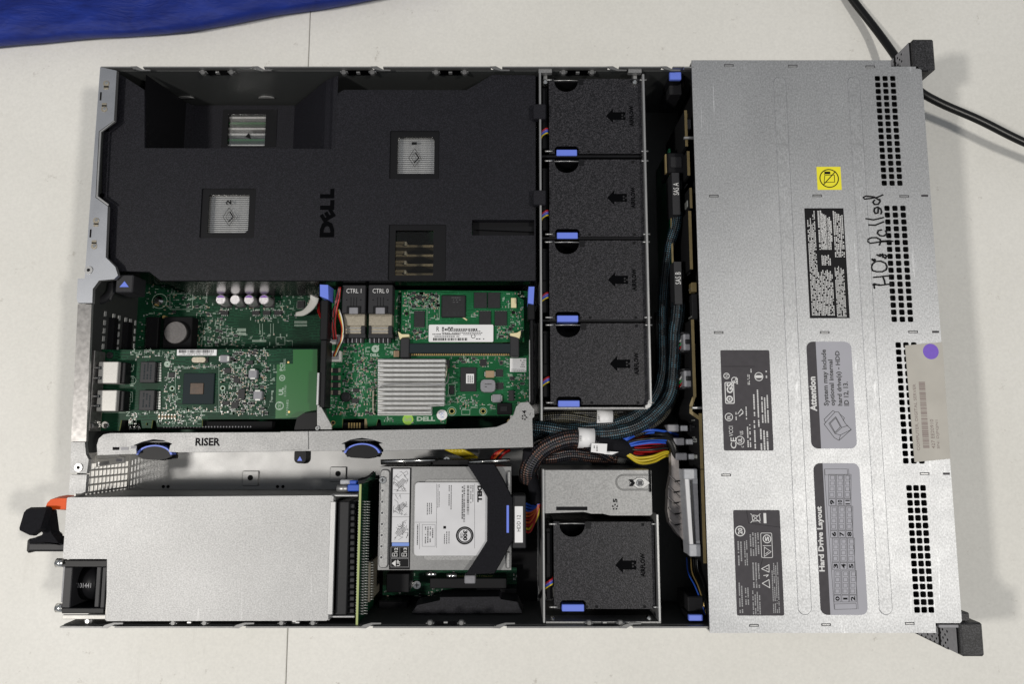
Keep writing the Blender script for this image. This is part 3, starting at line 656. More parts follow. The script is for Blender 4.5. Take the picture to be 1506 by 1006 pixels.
for (a, c, d, e, r) in ((1098, 625, 1105, 658, 2), (1107, 577, 1111, 612, 1), (1108, 617, 1112, 660, 1), (1113, 575, 1117, 628, 1), (1119, 580, 1131, 622, 3), (1117, 632, 1131, 662, 3), (1099, 550, 1103, 566, 2), (1103, 543, 1106, 548, 1), (1125, 545, 1129, 556, 1), (1081, 606, 1084, 618, 1), (1096, 598, 1099, 617, 1), (1082, 557, 1086, 565, 1)):
    micro(s, a, c, d, e, L0 - .1, 'print_white', r, 90, .9, .5, 1.3, .1)
s.build('sticker', CV, 'dark grey regulatory sticker with CE, GS and UL marks')
# attention label
def round_label(u0, v0, u1, v1, ws, nm, fill='label_grey'):
    a = RC(u0, v0, u1, v1, Z1); r = 5.0; m_ = MB(); m_.prism(rrect(*a, r, 6), Z1 + .01, Z1 + .1, fill, cap0=False)
    x = a[0] + ws; k = rrect(*a, r, 6); left = [p for p in k if p[0] <= x]
    pts = sorted(left, key=lambda p: -p[1]); up = [p for p in left if p[1] > (a[1] + a[3]) / 2]; dn = [p for p in left if p[1] <= (a[1] + a[3]) / 2]
    up.sort(key=lambda p: (p[1], p[0])); dn.sort(key=lambda p: (p[1], -p[0]), reverse=False)
    m_.prism([(x, a[3])] + sorted(up, key=lambda p: -p[1]) + sorted(dn, key=lambda p: -p[1]) + [(x, a[1])], Z1 + .1, Z1 + .125, 'label_dark', cap0=False); return m_
s = round_label(1189.5, 502.5, 1256, 660, 7.2, '')
s.text('Attention', 1190.5, 554, 1200.5, 605, L0, 'print_white', 90, .035)
for i, (tx, va, vb, ul) in enumerate((('System may include', 514, 597, 1209.5), ('optional internal', 529, 597, 1219.5), ('hard drive(s) - HDD', 516, 597, 1230), ('ID 12, 13.', 561.5, 597, 1240.5))):
    s.text(tx, ul, va, ul + (8.6 if i else 9.2), vb, L0, 'ink_grey', 90, .03)
dr = [[(1212, 624), (1228, 606), (1233, 606), (1244, 624), (1252, 632), (1234, 648), (1227, 644), (1212, 624)], [(1219, 623), (1229, 613), (1238, 629), (1228, 638), (1219, 623)], [(1221, 623), (1229, 615), (1236, 628), (1228, 636), (1221, 623)], [(1234, 648), (1236, 640), (1252, 632)], [(1238, 629), (1247, 626)], [(1236, 640), (1228, 638)], [(1233, 606), (1236, 610), (1242, 615), (1240, 618), (1244, 624)], [(1214, 622), (1212, 617), (1225, 604), (1228, 606)]]
s.strokes(dr, L0 - .02, .42, 'ink_grey'); s.build('sticker', CV, 'light grey rounded sticker headed Attention with a drawing of a drive')
# hard drive layout label
s = round_label(1201.5, 681.5, 1270, 905, 7.0, '')
s.text('Hard Drive Layout', 1202.5, 745, 1213, 841, L0, 'print_white', 90, .035)
for c in range(4):
    v1_ = (886, 838, 791, 744)[c]
    for r in range(3):
        uc = (1220.5, 1232, 1243.3)[r]; uu = uc + (871 - v1_ + 2 + 0) * -.056 + 10.5
        def fr(a_, b2, c_, d_, wd=.28): s.strokes([[(a_, b2), (c_, b2), (c_, d_), (a_, d_), (a_, b2)]], L0, wd, 'ink_grey')
        fr(uu - 5, v1_ - 46, uu + 5, v1_ - 11); fr(uu - 5, v1_ - 10, uu + 5, v1_)
        for k in range(4): fr(uu - 3.4 + .3 * k, v1_ - 19 - k * 8.4, uu + 2.6 + .3 * k, v1_ - 13.2 - k * 8.4, .22)
        s.text(str(c * 3 + r), uu - 3.2, v1_ - (8.4 if c * 3 + r != 1 else 6.4), uu + 3.2, v1_ - (1.6 if c * 3 + r != 1 else 3.6), L0 + .03, 'ink', 90, .03)
s.strokes([[(1213, 690), (1246, 690), (1246.5, 699), (1213.5, 699), (1213, 690)], [(1227, 889), (1259, 888), (1260, 896), (1228, 897), (1227, 889)], [(1212, 690), (1227, 897)], [(1248, 690), (1262, 896)]], L0, .25, 'ink_grey')
s.build('sticker', CV, 'light grey rounded sticker headed Hard Drive Layout with a numbered diagram')
# lower regulatory label
s = plate(1081, 750.5, 1150, 906, 'label_dark', 1.2); s.strokes([[(1098, 751), (1101, 770), (1149, 776)], [(1112, 860), (1122, 820)]], L0, .2, 'ink')
s.rp(1088.5, 781.5, 6.2, 7.6, L0, L0 + .04, 'print_white'); s.text('20', 1085, 777, 1092, 786, L0, 'print_white', 90, .03)
s.strokes([[(1104, 756), (1118, 769)], [(1118, 756), (1104, 769)], [(1106, 758), (1107, 767), (1118, 766), (1117, 759), (1106, 758)]], L0, .45, 'print_white'); s.bx(1123, 755, 1127, 770, L0, L0 + .04, 'print_white')
a = RC(1119, 784, 1136, 821, L0); s.prism(rrect(*a, 1, 3), L0, L0 + .05, 'print_white', [rrect(a[0] + .4, a[1] + .4, a[2] - .4, a[3] - .4, .8, 3)], cap0=False)
s.rp(1128, 793, 5, 6.2, L0, L0 + .05, 'print_white'); s.text('S', 1125, 789.5, 1131, 796.5, L0, 'print_white', 90, .03); s.strokes([[(1122, 803), (1134, 803)], [(1124, 819), (1134, 812), (1124, 805), (1124, 819)], [(1126, 815), (1130, 812)]], L0, .4, 'print_white')
s.strokes([[(1131, 842), (1120, 837), (1131, 831), (1131, 842)], [(1132, 865), (1121, 858.5), (1131, 853), (1132, 865)], [(1123, 847), (1130, 846), (1127, 849)], [(1127, 837), (1129, 837)]], L0, .5, 'print_white')
for (a_, c_, d_, e_, r) in ((1084, 790, 1092, 832, 2), (1086, 855, 1093, 902, 2), (1094, 794, 1100, 832, 2), (1095, 862, 1102, 890, 2), (1102, 780, 1117, 818, 4), (1106, 822, 1118, 865, 3), (1106, 868, 1119, 904, 4), (1135, 825, 1146, 902, 4)):
    micro(s, a_, c_, d_, e_, L0 - .1, 'print_grey', r, 90, .8, .5, 1.3, .1)
s.build('sticker', CV, 'dark grey sticker with warning triangles and a crossed-out bin')
# beige inventory label and purple dot
a = P(1331, 507, Z1); c = P(1391, 678, Z1)
s = MB(); s.pp([(1331, 508), (1386, 503), (1398, 675), (1345, 680)], Z1 + .02, Z1 + .3, 'label_beige', inset=.12, cap0=False)
LB = Z1 + .32
s.text('COMPUTER, DIGITAL SERVER', 1345.5, 565, 1350.5, 663, LB, 'ink_faded', 90); barcode(s, 1354.5, 561.5, 1363.5, 659, LB, 'ink_faded')
s.text('427 EE20910', 1369, 617, 1374, 660, LB, 'ink_faded', 90); s.text('SN: DJFQN1', 1377, 618, 1381.5, 660, LB, 'ink_faded', 90)
iv = s.build('sticker', CV, 'beige paper inventory sticker with a barcode'); 
s = MB(); s.cp(1369, 517, 11.5, Z1 + .3, Z1 + .38, 'label_purple', seg=32); s.build('sticker', CV, 'round purple dot sticker')
# marker writing: HD's Pulled
def hw(p): return [(1160 + x * .2088, 270 + y * .2088) for x, y in p]
lines = [[(605, 738), (602, 705), (640, 716), (728, 706)], [(596, 712), (640, 712)], [(598, 660), (650, 655), (735, 645)], [(664, 655), (676, 685), (680, 712)],
         [(592, 612), (583, 590), (590, 568), (612, 548), (650, 545), (682, 560), (694, 585), (688, 606), (660, 620), (620, 620), (592, 612)], [(588, 530), (600, 545), (612, 535)], [(590, 538), (606, 532)],
         [(622, 500), (645, 512), (662, 494), (668, 515), (683, 527), (690, 508), (676, 500)], [(640, 498), (660, 500), (665, 520)],
         [(735, 405), (640, 410), (575, 420), (556, 408), (560, 390), (585, 380), (620, 380), (645, 392), (648, 412), (640, 432)], [(700, 402), (648, 404)],
         [(683, 330), (692, 352), (672, 368), (645, 366), (626, 350), (632, 330), (655, 325)], [(542, 246), (600, 254), (668, 238)], [(562, 290), (610, 292), (670, 268)],
         [(632, 172), (630, 205), (612, 210), (602, 192), (606, 172), (628, 164), (650, 178), (656, 200), (650, 212)], [(606, 115), (594, 130), (606, 146), (632, 144), (645, 124), (640, 108)], [(645, 118), (600, 92), (545, 86), (524, 96), (534, 108), (570, 104), (625, 95), (664, 78)]]
q = MB(); q.strokes([hw(l) for l in lines], Z1 + .42, 1.15, 'ink'); q.build('marker_writing', CV, "handwritten black marker words HD's Pulled")
# ------------------------------------------------------------------ front rack ears
def ear(u0, v0, u1, v1, up):
    a = RC(u0, v0, u1, v1, 88); yi = (YT - 4) if up else (YB + 4); y0, y1 = (yi, a[3]) if up else (a[1], yi)
    q = MB(); q.box(a[0], y0, a[2], y1, 4, 88, 'ear_plastic', 1.2)
    hs = []
    side = MB(); hl = []
    for i in range(7):
        for j in range(9 - i % 2):
            yy = (y0 + 4 + i * 3.0) if up else (y1 - 4 - i * 3.0); zz = 24 + j * 6 + (3 if i % 2 else 0)
            hl.append([(yy + 1.05 * cos(2 * pi * k / 6), zz + 1.05 * sin(2 * pi * k / 6)) for k in range(6)])
    side.prism([(y0 + 1, 5), (y1 - 1, 5), (y1 - 1, 84), (y0 + 1, 84)], a[0] - .9, a[0] - .2, 'grey_plastic', hl, axis='x', side='matte_black')
    side.box(a[0] - 1.0, y0 if up else y0 + 1.2, a[0] - .5, y1, 60, 63, 'matte_black'); side.box(a[0] - .25, y0 + 1, a[0] - .1, y1 - 1, 5, 84, 'matte_black')
    return q, side, a, y0, y1
q, s2, a, y0, y1 = ear(1343, 56.5, 1374.5, 91.5, True)
q.box(a[0] + 3, y0 - 1, a[2] - 6, y0 + 4, 60, 87.2, 'smooth_black'); q.box(a[2], y1 - 12, a[2] + 4.5, y1 - 7, 70, 74, 'chrome', .5); e = q.build('rack_ear', CH); s2.build('ear_panel', e)
q, s2, a, y0, y1 = ear(1414, 923.5, 1447, 966.5, False)
q.box(a[0] - 2, y1 + .5, a[0] + 8, y1 + 7, 70, 87, 'ear_plastic', .8); q.bx(1381, 919.5, 1413, 923.5, 80, 86, 'grey_plastic'); e = q.build('rack_ear', CH); s2.build('ear_panel', e)
# ------------------------------------------------------------------ riser frame
RS = thing('riser_frame', 460, 648, 2.5, 'long steel riser bar marked RISER running across the server', 'bracket')
ZB = 84.0
def arch(u, v, r, n=12, f=.55): return [(u + r * cos(pi * i / n), v - r * f * sin(pi * i / n)) for i in range(n + 1)]
def jaw(uc): return [(uc + 32, 663.5)] + [(uc + 30, 651), (uc + 23, 654), (uc + 15, 647), (uc, 643), (uc - 15, 647), (uc - 23, 654), (uc - 30, 651), (uc - 27, 663.5)]
bar = [(143, 670), (142, 655), (145, 645), (152, 639), (162, 637), (412, 635.5), (440, 634.5), (706, 630), (730, 628), (745, 622), (755, 610), (759, 598), (765, 592), (777, 591), (781, 596), (783, 599), (786, 602), (786, 613), (783, 616), (784, 658), (565, 663.5), (557, 653), (563, 652), (548, 647), (532, 644.5), (516, 647), (502, 653), (507, 653), (508, 663), (265, 666), (248, 665), (250, 655), (253, 653), (240, 648), (225, 646.5), (210, 650), (197, 655), (200, 657), (200, 668)]
bar[-1] = (201, 668)
q = MB(); q.pp(bar, ZB - 1.2, ZB, 'bracket_steel', side='edge_steel', inset=.2)
yb = P(460, 662, ZB)[1]; xa = P(150, 662, ZB)[0]; xb = P(783, 655, ZB)[0]
FR = q.build('riser_bar', RS)
q = MB(); yv = P(460, 640, ZB)[1]; q.box(xa + 40, yv - 1.2, xb, yv, 3, ZB - 1.3, 'shaded_steel'); q.build('riser_wall', RS)
q = MB(); q.text('RISER', 287.5, 644, 324, 656, ZB, 'ink', 0, .035); q.text('4', 768, 603.5, 774, 609, ZB, 'ink', 90, .03)
q.strokes([[(776, 615), (770, 610)], [(779, 611), (781, 607)]], ZB, .3, 'ink')
x4, y4 = P(771, 614, ZB)
for i in range(5): a_ = i * 2 * pi / 5; q.box(x4 + 1.6 * cos(a_) - .55, y4 + 1.6 * sin(a_) - .55, x4 + 1.6 * cos(a_) + .55, y4 + 1.6 * sin(a_) + .55, ZB + .02, ZB + .1 + .01 * i, 'ink')
q.build('lettering', FR)
q = MB(); q.pp([(412, 634.8), (453, 634.3), (453.5, 661.5), (436, 662), (412, 662.3)], ZB + .02, ZB + .9, 'bracket_steel', side='edge_steel', inset=.25); q.build('joint_cover', FR)
for uc in (227, 532.5):
    q = MB(); vv = 664.5 if uc < 300 else 662
    x, y = P(uc, vv + 3, 80); g = .52
    q.bx(uc - 29, vv - 20, uc + 29, vv + 3, 62, 70, 'matte_black'); q.build('latch_well', RS); q = MB()
    for k_ in range(9): q.bx(uc - 12 + k_ * 4.4, vv - 13 + abs(k_ - 4) * .6, uc - 10 + k_ * 4.4, vv - 11, 70, 72, 'smooth_black')
    q.bx(uc - 20, vv - 15.5, uc + 20, vv - 13.5, 70, 72.5, 'rim_steel', .3); q.build('latch_teeth', RS, kind='stuff'); q = MB()
    q.prism([(x + 13.6 * cos(pi * i / 12), y - 2 + 8.2 * sin(pi * i / 12)) for i in range(13)] + [(x - 9, y - 4.6), (x + 3, y - 5.4), (x + 9, y - 4.4)], 70, 79, 'smooth_black', inset=.5); lt = q.build('touch_latch', RS, 'black latch with a blue arc handle')
    q = MB(); n = len(q.v); pts = []
    for r_ in (1.0, .87): pts.append([(x + 14.2 * r_ * cos(pi * (i + .6) / 13.2), y - 2 + 8.8 * (r_ if r_ == 1 else .84) * sin(pi * (i + .6) / 13.2)) for i in range(13)])
    q.prism(pts[0] + pts[1][::-1], 74, 80.5, 'blue_latch', inset=.2); q.build('handle', lt)
    for dx in (-14, -3, 6):
        k = MB(); k.box(x + dx, y - 4, x + dx + 6, y - 1, 66, 70, 'smooth_black', .4); k.build('rib', lt)
q = MB(); a = RC(431.5, 664, 451, 683, 78); q.prism(rrect(a[0], a[1], a[2], a[3] + 3, 4, 5), 66, 78, 'smooth_black', inset=.6); tg = q.build('release_tab', RS)
x, y = P(441, 675, 78); q = MB(); q.prism([(x - 1.9, y - 1.5), (x + 1.9, y - 1.5), (x, y + 1.9)], 78, 78.2, 'blue_latch'); q.build('arrow', tg)
for u, v, w_ in ((172, 660, 8), (185, 660, 9), (198, 658, 7)):
    q = MB(); q.bx(u - w_ * .8, v - 2.2, u + w_ * .4, v + 2.2, ZB + .02, ZB + .25, 'ink' if u < 180 else 'grey_plastic'); q.build('slot', FR)
# black card holder and small bracket between the two cards
q = MB(); q.pp([(432, 630), (436, 614), (446, 607), (466, 606), (466, 634), (432, 634)], 60, 76, 'smooth_black', inset=.5); q.build('card_guide', RS)
q = MB(); q.pp([(466, 596), (471, 596), (488, 626), (488, 632), (466, 632)], 76, 78, 'bracket_steel', side='edge_steel', inset=.25); q.build('gusset', RS)
q = MB(); q.bx(465.5, 548, 469, 596, 60, 80, 'edge_steel', .3); q.bx(470, 500, 479, 600, 60, 78, 'smooth_black', .6); q.build('card_rail', RS)
screw(466.5, 630, 3.6, 78, RS)
q = MB(); q.pp([(470, 418), (483, 418.5), (483.5, 441), (470, 436)], 62, 79, 'blue_latch', inset=.4); q.build('blue_lever', RS)
q = MB(); q.bx(471, 441, 482, 500, 62, 74, 'smooth_black', .6); q.build('lever_arm', RS)
q = MB(); q.pp([(777, 421), (786.5, 421), (785, 448), (776, 446)], 62, 79, 'blue_latch', inset=.4); q.build('blue_lever', RS)
q = MB(); q.bx(776, 447, 787, 470, 62, 76, 'smooth_black', .6); q.bx(780, 470, 785, 595, 58, 74, 'smooth_black', .5); q.bx(778.5, 500, 779.5, 592, 60, 76, 'edge_steel'); q.build('lever_arm', RS)
q = MB(); x, y = P(168, 452, 60); q.tube([(*P(160, 441, 66), 66), (*P(163, 433, 66), 66), (*P(169, 423, 66), 66), (*P(166, 414, 66), 66)], 2.6, 'plug_black', seg=8, flat=.6)
q.tp([(141, 442, 66), (150, 441, 66), (158, 436, 66), (164, 427, 66), (166, 416, 66)], 3.4, 'plug_black', seg=10, flat=.7)
q.build('hook', RS)
q = MB(); q.bx(170, 404, 195.5, 430, 62, 82, 'plug_black', .8); hb = q.build('release_block', RS, 'black block with a blue triangle')
x, y = P(183, 418, 82); q = MB(); q.prism([(x - 3.6, y - 2.2), (x + 3.6, y - 2.2), (x, y + 2.4)], 82, 82.2, 'blue_latch'); q.build('arrow', hb)
# ------------------------------------------------------------------ AIR SHROUD
SH = thing('air_shroud', 480, 260, 10, 'large black plastic air shroud with DELL lettering covering the upper left of the server', 'air shroud')
ZS = 79.0
def pxr(u0, v0, u1, v1, r=1.2, z=ZS): return rrect(*RC(u0, v0, u1, v1, z), r, 3)
outl = PL([(173, 106), (213, 131.5), (213, 217), (489, 218), (492, 216), (494, 150), (497, 136), (506, 131), (686, 131.5), (697, 125), (724, 109), (788, 110), (788, 413), (236, 413), (219, 400), (176, 399), (162, 385), (159, 300), (150, 290), (150, 195), (170, 178)], ZS)
win = [(584, 200, 638.5, 254.5), (305, 285.5, 365, 342), (581, 338, 637, 404.5)]
whole = [(573, 192, 646, 263), (295, 277, 375, 350), (571, 330, 656, 412.2)]
q = MB(); hs = [pxr(*w) for w in whole] + [pxr(694, 323, 786, 346, .3)]
q.prism(outl, ZS - 2, ZS, 'shroud_plastic', hs, inset=.35); q.build('top_panel', SH)
for i, (w, h_) in enumerate(zip(win, whole)):                # recessed smooth frames round the windows
    q = MB(); a = RC(*h_, ZS); c = RC(*w, ZS); cut = 2.6 if i != 2 else .4
    cr = [(c[0], c[1]), (c[2], c[1]), (c[2], c[3]), (c[0], c[3])]
    if i == 0: cr = [(c[0], c[1]), (c[2], c[1]), (c[2], c[3] - 2.6), (c[2] - 2.6, c[3]), (c[0] + 1.5, c[3]), (c[0], c[3] - 1.5)]
    if i == 1: cr = [(c[0], c[1]), (c[2] - 2.4, c[1]), (c[2], c[1] + 2.4), (c[2], c[3]), (c[0] + 1, c[3]), (c[0], c[3] - 1)]
    q.prism([(a[0] - .5, a[1] - .5), (a[2] + .5, a[1] - .5), (a[2] + .5, a[3] + .5), (a[0] - .5, a[3] + .5)], ZS - 3, ZS - 1.1, 'smooth_black', [cr]); wf = q.build('window_frame', SH)
    q = MB(); q.prism([(c[0] - 1, c[1] - 1), (c[2] + 1, c[1] - 1), (c[2] + 1, c[3] + 1), (c[0] - 1, c[3] + 1)], ZS - 4.2, ZS - 3.2, 'clear_dark' if i == 2 else 'clear_film'); q.build('window_pane', wf)
    if i < 2:
        um, vm = ((610, 231), (337, 318))[i]
        q = MB(); zz = ZS - 3.1; q.text('12'[i], um - 4.5, vm - 22.5 if i == 0 else vm - 24, um + 3, vm - 18.8 if i == 0 else vm - 17, zz, 'ink', -90 if i == 0 else 90, .04)
        q.strokes([[(um, vm - 13), (um + 9, vm + 1), (um, vm + 14), (um - 9, vm + 1), (um, vm - 13)]], zz, .35, 'ink'); q.strokes([[(um + 1, vm - 7), (um + 6, vm + 1), (um - 1, vm + 8)]], zz, .9, 'ink'); q.strokes([[(um, vm - 7), (um - 5, vm + 1), (um, vm + 8)]], zz, .3, 'ink'); q.build('printed_mark', wf, kind='stuff')
# groove at the right edge
q = MB(); a = RC(694, 323, 787, 346, ZS); q.prism([(a[0], a[1]), (a[2], a[1]), (a[2], a[3]), (a[0], a[3])], ZS - 9, ZS - 8, 'smooth_black'); q.box(a[0], a[3], a[2], a[3] + 1, ZS - 9, ZS - 2.1, 'shroud_plastic'); q.box(a[0], a[1] - 1, a[2], a[1], ZS - 9, ZS - 2.1, 'shroud_plastic')
m0 = (a[1] + a[3]) / 2; q.prism([(a[0] + 3, m0 - .3), (a[2], m0 - 2.2), (a[2], m0 + 2.2)], ZS - 8, ZS - 4, 'smooth_black'); q.build('groove', SH)
for v in (163, 290):
    q = MB(); q.bx(784, v - 11, 803, v + 11, ZS + .2, ZS + 6.6, 'shroud_plastic', .8); q.build('hook_tab', SH)
# deep pocket with its window
zf = 22.0
pt = PL([(213, 131.5), (213, 217.5), (494, 217.5), (494, 131.5)], ZS)
fl_ = PL([(285, 156), (284, 216.5), (431, 216.5), (432, 156)], zf)
yb_ = pt[1][1]; yt_ = P(400, 131, ZS)[1]; yw = YT - 3
x0, x1, X0, X1 = fl_[0][0], fl_[2][0], pt[0][0], pt[2][0]
wn = RC(335, 168, 390.5, 214.5, zf); fr_ = RC(327, 161, 407, 216, zf)
q = MB(); q.prism([(x0, yb_), (x1, yb_), (x1, yw), (x0, yw)], zf - 1.5, zf, 'shroud_plastic', [rrect(*wn, .8, 3)]); q.build('pocket_floor', SH)
def quad(mb, p, mat): n = len(mb.v); mb.v += p; mb.face((n, n + 1, n + 2, n + 3), mat); mb.v += [(a_, b_ - .0, c_ - 1.2) for a_, b_, c_ in p]; mb.face((n + 7, n + 6, n + 5, n + 4), mat)
q = MB(); quad(q, [(X0, yb_, ZS - .3), (x0 - 4, yb_, zf + 6), (x0 - 4, yw, zf + 6), (X0, yw, ZS - .3)], 'smooth_black'); quad(q, [(x0 - 4, yb_, zf + 6), (x0, yb_, zf), (x0, yw, zf), (x0 - 4, yw, zf + 6)], 'shroud_plastic'); q.build('pocket_side', SH)
q = MB(); k = 8; pr = []
for i in range(k + 1):
    t = i / k; pr.append((x1 + (X1 - 5 - x1) * .86 * t, zf + (ZS - 8 - zf) * t))
pr += [(X1 - 7, ZS - 5), (X1 - 4, ZS - 2), (X1, ZS - .3)]
for i in range(len(pr) - 1):
    a, c = pr[i], pr[i + 1]; quad(q, [(a[0], yb_, a[1]), (c[0], yb_, c[1]), (c[0], yw - 1, c[1]), (a[0], yw - 1, a[1])], 'shroud_plastic')
q.build('pocket_side', SH)
q = MB(); q.box(X0, yb_ - 1.2, X1, yb_ - .1, zf, ZS - 2.1, 'shroud_plastic'); q.build('pocket_side', SH)
q = MB(); q.prism([(wn[0] - 1, wn[1] - 1), (wn[2] + 1, wn[1] - 1), (wn[2] + 1, wn[3] + 1), (wn[0] - 1, wn[3] + 1)], zf - 2.6, zf - 1.7, 'clear_film'); q.build('window_pane', SH)
q = MB(); q.prism([(fr_[0], fr_[1]), (fr_[2], fr_[1]), (fr_[2], fr_[3]), (fr_[0], fr_[3])], zf + .02, zf + .5, 'smooth_black', [rrect(*wn, .8, 3)]); x, y = P(364, 198, zf)
q.prism([(x - 2.6, y - 1), (x + 2.6, y - 3), (x + .8, y + 2.6)], zf - 1.6, zf - 1.5, 'ink'); q.build('pocket_frame', SH)
# skirts
ys = P(500, 413, ZS)[1]
q = MB(); q.box(outl[13][0] + 1, ys, P(788, 413, ZS)[0], ys + 1.5, 16, ZS - 2.1, 'gloss_black'); q.build('skirt', SH)
q = MB(); a = P(176, 399, ZS); c = P(219, 400, ZS); d = P(236, 413, ZS); q.prism([a, c, d, (d[0] + 1, d[1] + 1.5), (c[0] + .5, c[1] + 1.5), (a[0], a[1] + 1.5)], 30, ZS - 2.1, 'gloss_black'); q.build('skirt', SH)
q = MB(); xr = P(788, 250, ZS)[0]; q.box(xr - 1.5, ys, xr, YT - 8, 16, ZS - 2.1, 'shroud_plastic'); q.build('skirt', SH)
for u, v in ((157, 190), (150, 287)):
    q = MB(); q.cp(u, v, 3.4, ZS, ZS + .3, 'gloss_black', seg=14); q.build('pin_hole', SH)
# DELL in raised gloss black, the E tilted
q = MB(); LZ = ZS + .02
q.text('D', 470.5, 325, 491.5, 349, LZ, 'gloss_black', 90, .06, .35); q.text('L', 471, 294, 491.5, 308.5, LZ, 'gloss_black', 90, .07, .35); q.text('L', 471, 277.5, 491.5, 291.5, LZ, 'gloss_black', 90, .07, .35)
vs, fs, ax_, ay_, bx_, by_ = text_mesh('E', .06); n = len(q.v); cx, cy = P(482, 317, LZ); sc_ = 10.8; an = radians(90 + 32)
for a, c in vs:
    p = (a - (ax_ + bx_) / 2) / (by_ - ay_) * sc_; r_ = (c - (ay_ + by_) / 2) / (by_ - ay_) * sc_; q.v.append((cx + p * cos(an) - r_ * sin(an), cy + p * sin(an) + r_ * cos(an), LZ + .37))
for f in fs: q.face([n + i for i in f], 'gloss_black')
q.build('lettering', SH, kind='stuff')
# things seen through the shroud windows
def heatsink(u0, v0, u1, v1, zt, n, label):
    a = RC(u0, v0, u1, v1, zt); t = thing('heat_sink', (u0 + u1) / 2, (v0 + v1) / 2, 10, label, 'heat sink')
    q = MB(); q.box(a[0], a[1], a[2], a[3], 16, 24, 'fin_aluminium'); q.build('base', t)
    for i in range(n):
        y = a[1] + (a[3] - a[1]) * (i + .5) / n; q = MB(); q.box(a[0], y - .35, a[2], y + .35, 24, zt, 'fin_aluminium'); f = q.build('fin', t)
heatsink(570, 190, 652, 264, 72, 26, 'finned silver heat sink seen through the shroud window nearer the fans'); heatsink(290, 274, 380, 354, 72, 28, 'finned silver heat sink seen through the shroud window nearer the rear flange')
DR = 'memory modules under the shroud'; ORD = ('first', 'second', 'third', 'fourth', 'fifth', 'lowest')
for i in range(6):
    y = P(362, 173 + i * 8.2, 18)[1]; t = thing('memory_module', 362, 173 + i * 8.2, 8, ORD[i] + ' memory stick from the top edge under the deep pocket window', 'memory module', DR)
    xa, xb = P(300, 190, 18)[0], P(420, 190, 18)[0]
    q = MB(); q.box(xa, y - 2.2, xb, y - .9, 8.2, 13, 'smooth_black'); q.box(xa, y + .9, xb, y + 2.2, 8.2, 13, 'smooth_black'); q.build('socket', t)
    q = MB(); q.box(xa + 2, y - .9, xb - 2, y + .9, 9, 18.5, 'board_green_plain' if i % 3 == 1 else 'fin_aluminium'); q.build('module', t)
for i in range(4):
    y = P(609, 360 + i * 14, 55)[1]; t = thing('memory_module', 609, 360 + i * 14, 8, ORD[i] + ' memory stick from the top through the dark lower right shroud window', 'memory module', 'memory modules under the lower window')
    xa, xb = P(560, 370, 50)[0], P(670, 370, 50)[0]; xm = P(596, 370, 50)[0]
    q = MB(); q.box(xa, y - .7, xb, y + 1.2, 9, 50, 'connector_shell'); q.box(xa, y + 1.3, xm, y + 3.4, 12, 53, 'connector_shell'); q.box(xm, y - .2, xm + 1.6, y + 2.9, 40, 54, 'fin_aluminium'); q.build('module', t)
# ------------------------------------------------------------------ MOTHERBOARD
MBD = thing('motherboard', 460, 400, 6, 'large dark green main circuit board under the shroud and cards', 'circuit board')
ZM = 8.0
a = RC(205, 160, 770, 650, ZM); q = MB(); q.box(a[0], P(500, 655, ZM)[1], a[2], YT - 5, ZM - 1.6, ZM, 'board_green'); q.build('board', MBD)
for u in (324.5, 345.5, 366, 388):
    q = MB(); x, y = P(u, 440.5, 22); r_ = 4.3
    q.cyl(x, y, r_, ZM, 22, 'can_top', seg=28, side='can_top', inset=.5); n = 12
    if u != 345.5:
        pts = [(x + (r_ - .6) * cos(radians(25 + 130 * i / n)), y + (r_ - .6) * sin(radians(25 + 130 * i / n))) for i in range(n + 1)]; q.prism(pts, 22, 22.08, 'lilac', cap0=False)
    q.box(x - 5, y - 5, x + 5, y + 5, ZM, ZM + 1.2, 'chip_black', 1); q.build('capacitor', MBD)
def chip(parent, u0, v0, u1, v1, z, h=1.4, mat='chip_black', pins='tb', name='chip', n=4, bev=.2, lab=None, pw=.4, pl=1.0):
    q = MB(); a = RC(u0, v0, u1, v1, z + h); q.box(*a[:2], *a[2:], z, z + h, mat, bev)
    if pins:
        for k in range(n):
            t = (k + .5) / n
            if 't' in pins: x = a[0] + (a[2] - a[0]) * t; q.box(x - pw / 2, a[3], x + pw / 2, a[3] + pl, z, z + h * .35, 'solder')
            if 'b' in pins: x = a[0] + (a[2] - a[0]) * t; q.box(x - pw / 2, a[1] - pl, x + pw / 2, a[1], z, z + h * .35, 'solder')
            if 'l' in pins: y = a[1] + (a[3] - a[1]) * t; q.box(a[0] - pl, y - pw / 2, a[0], y + pw / 2, z, z + h * .35, 'solder')
            if 'r' in pins: y = a[1] + (a[3] - a[1]) * t; q.box(a[2], y - pw / 2, a[2] + pl, y + pw / 2, z, z + h * .35, 'solder')
    return q.build(name, parent, lab)
for u in (330, 376, 392, 408.5): chip(MBD, u - 5.5, 457, u + 5.5, 463, ZM, n=4)
chip(MBD, 437, 442.5, 447.5, 453, ZM, pins='tblr', n=8, pw=.2, pl=.7)
q = MB(); x, y = P(259.5, 489.5, 22); a = RC(240, 466, 282, 512, 20); q.box(*a, ZM, 20, 'matte_black', .5); q.build('chipset_base', MBD)
q = MB(); q.cyl(x, y, abs(P(275, 488, 24)[0] - x), 20, 24, 'coin_steel', seg=36, inset=.6); q.build('battery', MBD, 'round silver coin cell on a black block')
q = MB(); x, y = P(230, 441, 14); q.ring(x, y, 6.3, 6.7, ZM, ZM + .1, 'silk'); q.cyl(x, y, 4.2, ZM, 13, 'chrome', seg=20, inset=2.4); q.build('standoff', MBD)
q = MB(); q.cp(229, 448, 1.6, 12, 16, 'gold'); q.cp(241, 466, 2.4, 10, 16, 'gold', seg=10); q.build('contact', MBD, kind='stuff')
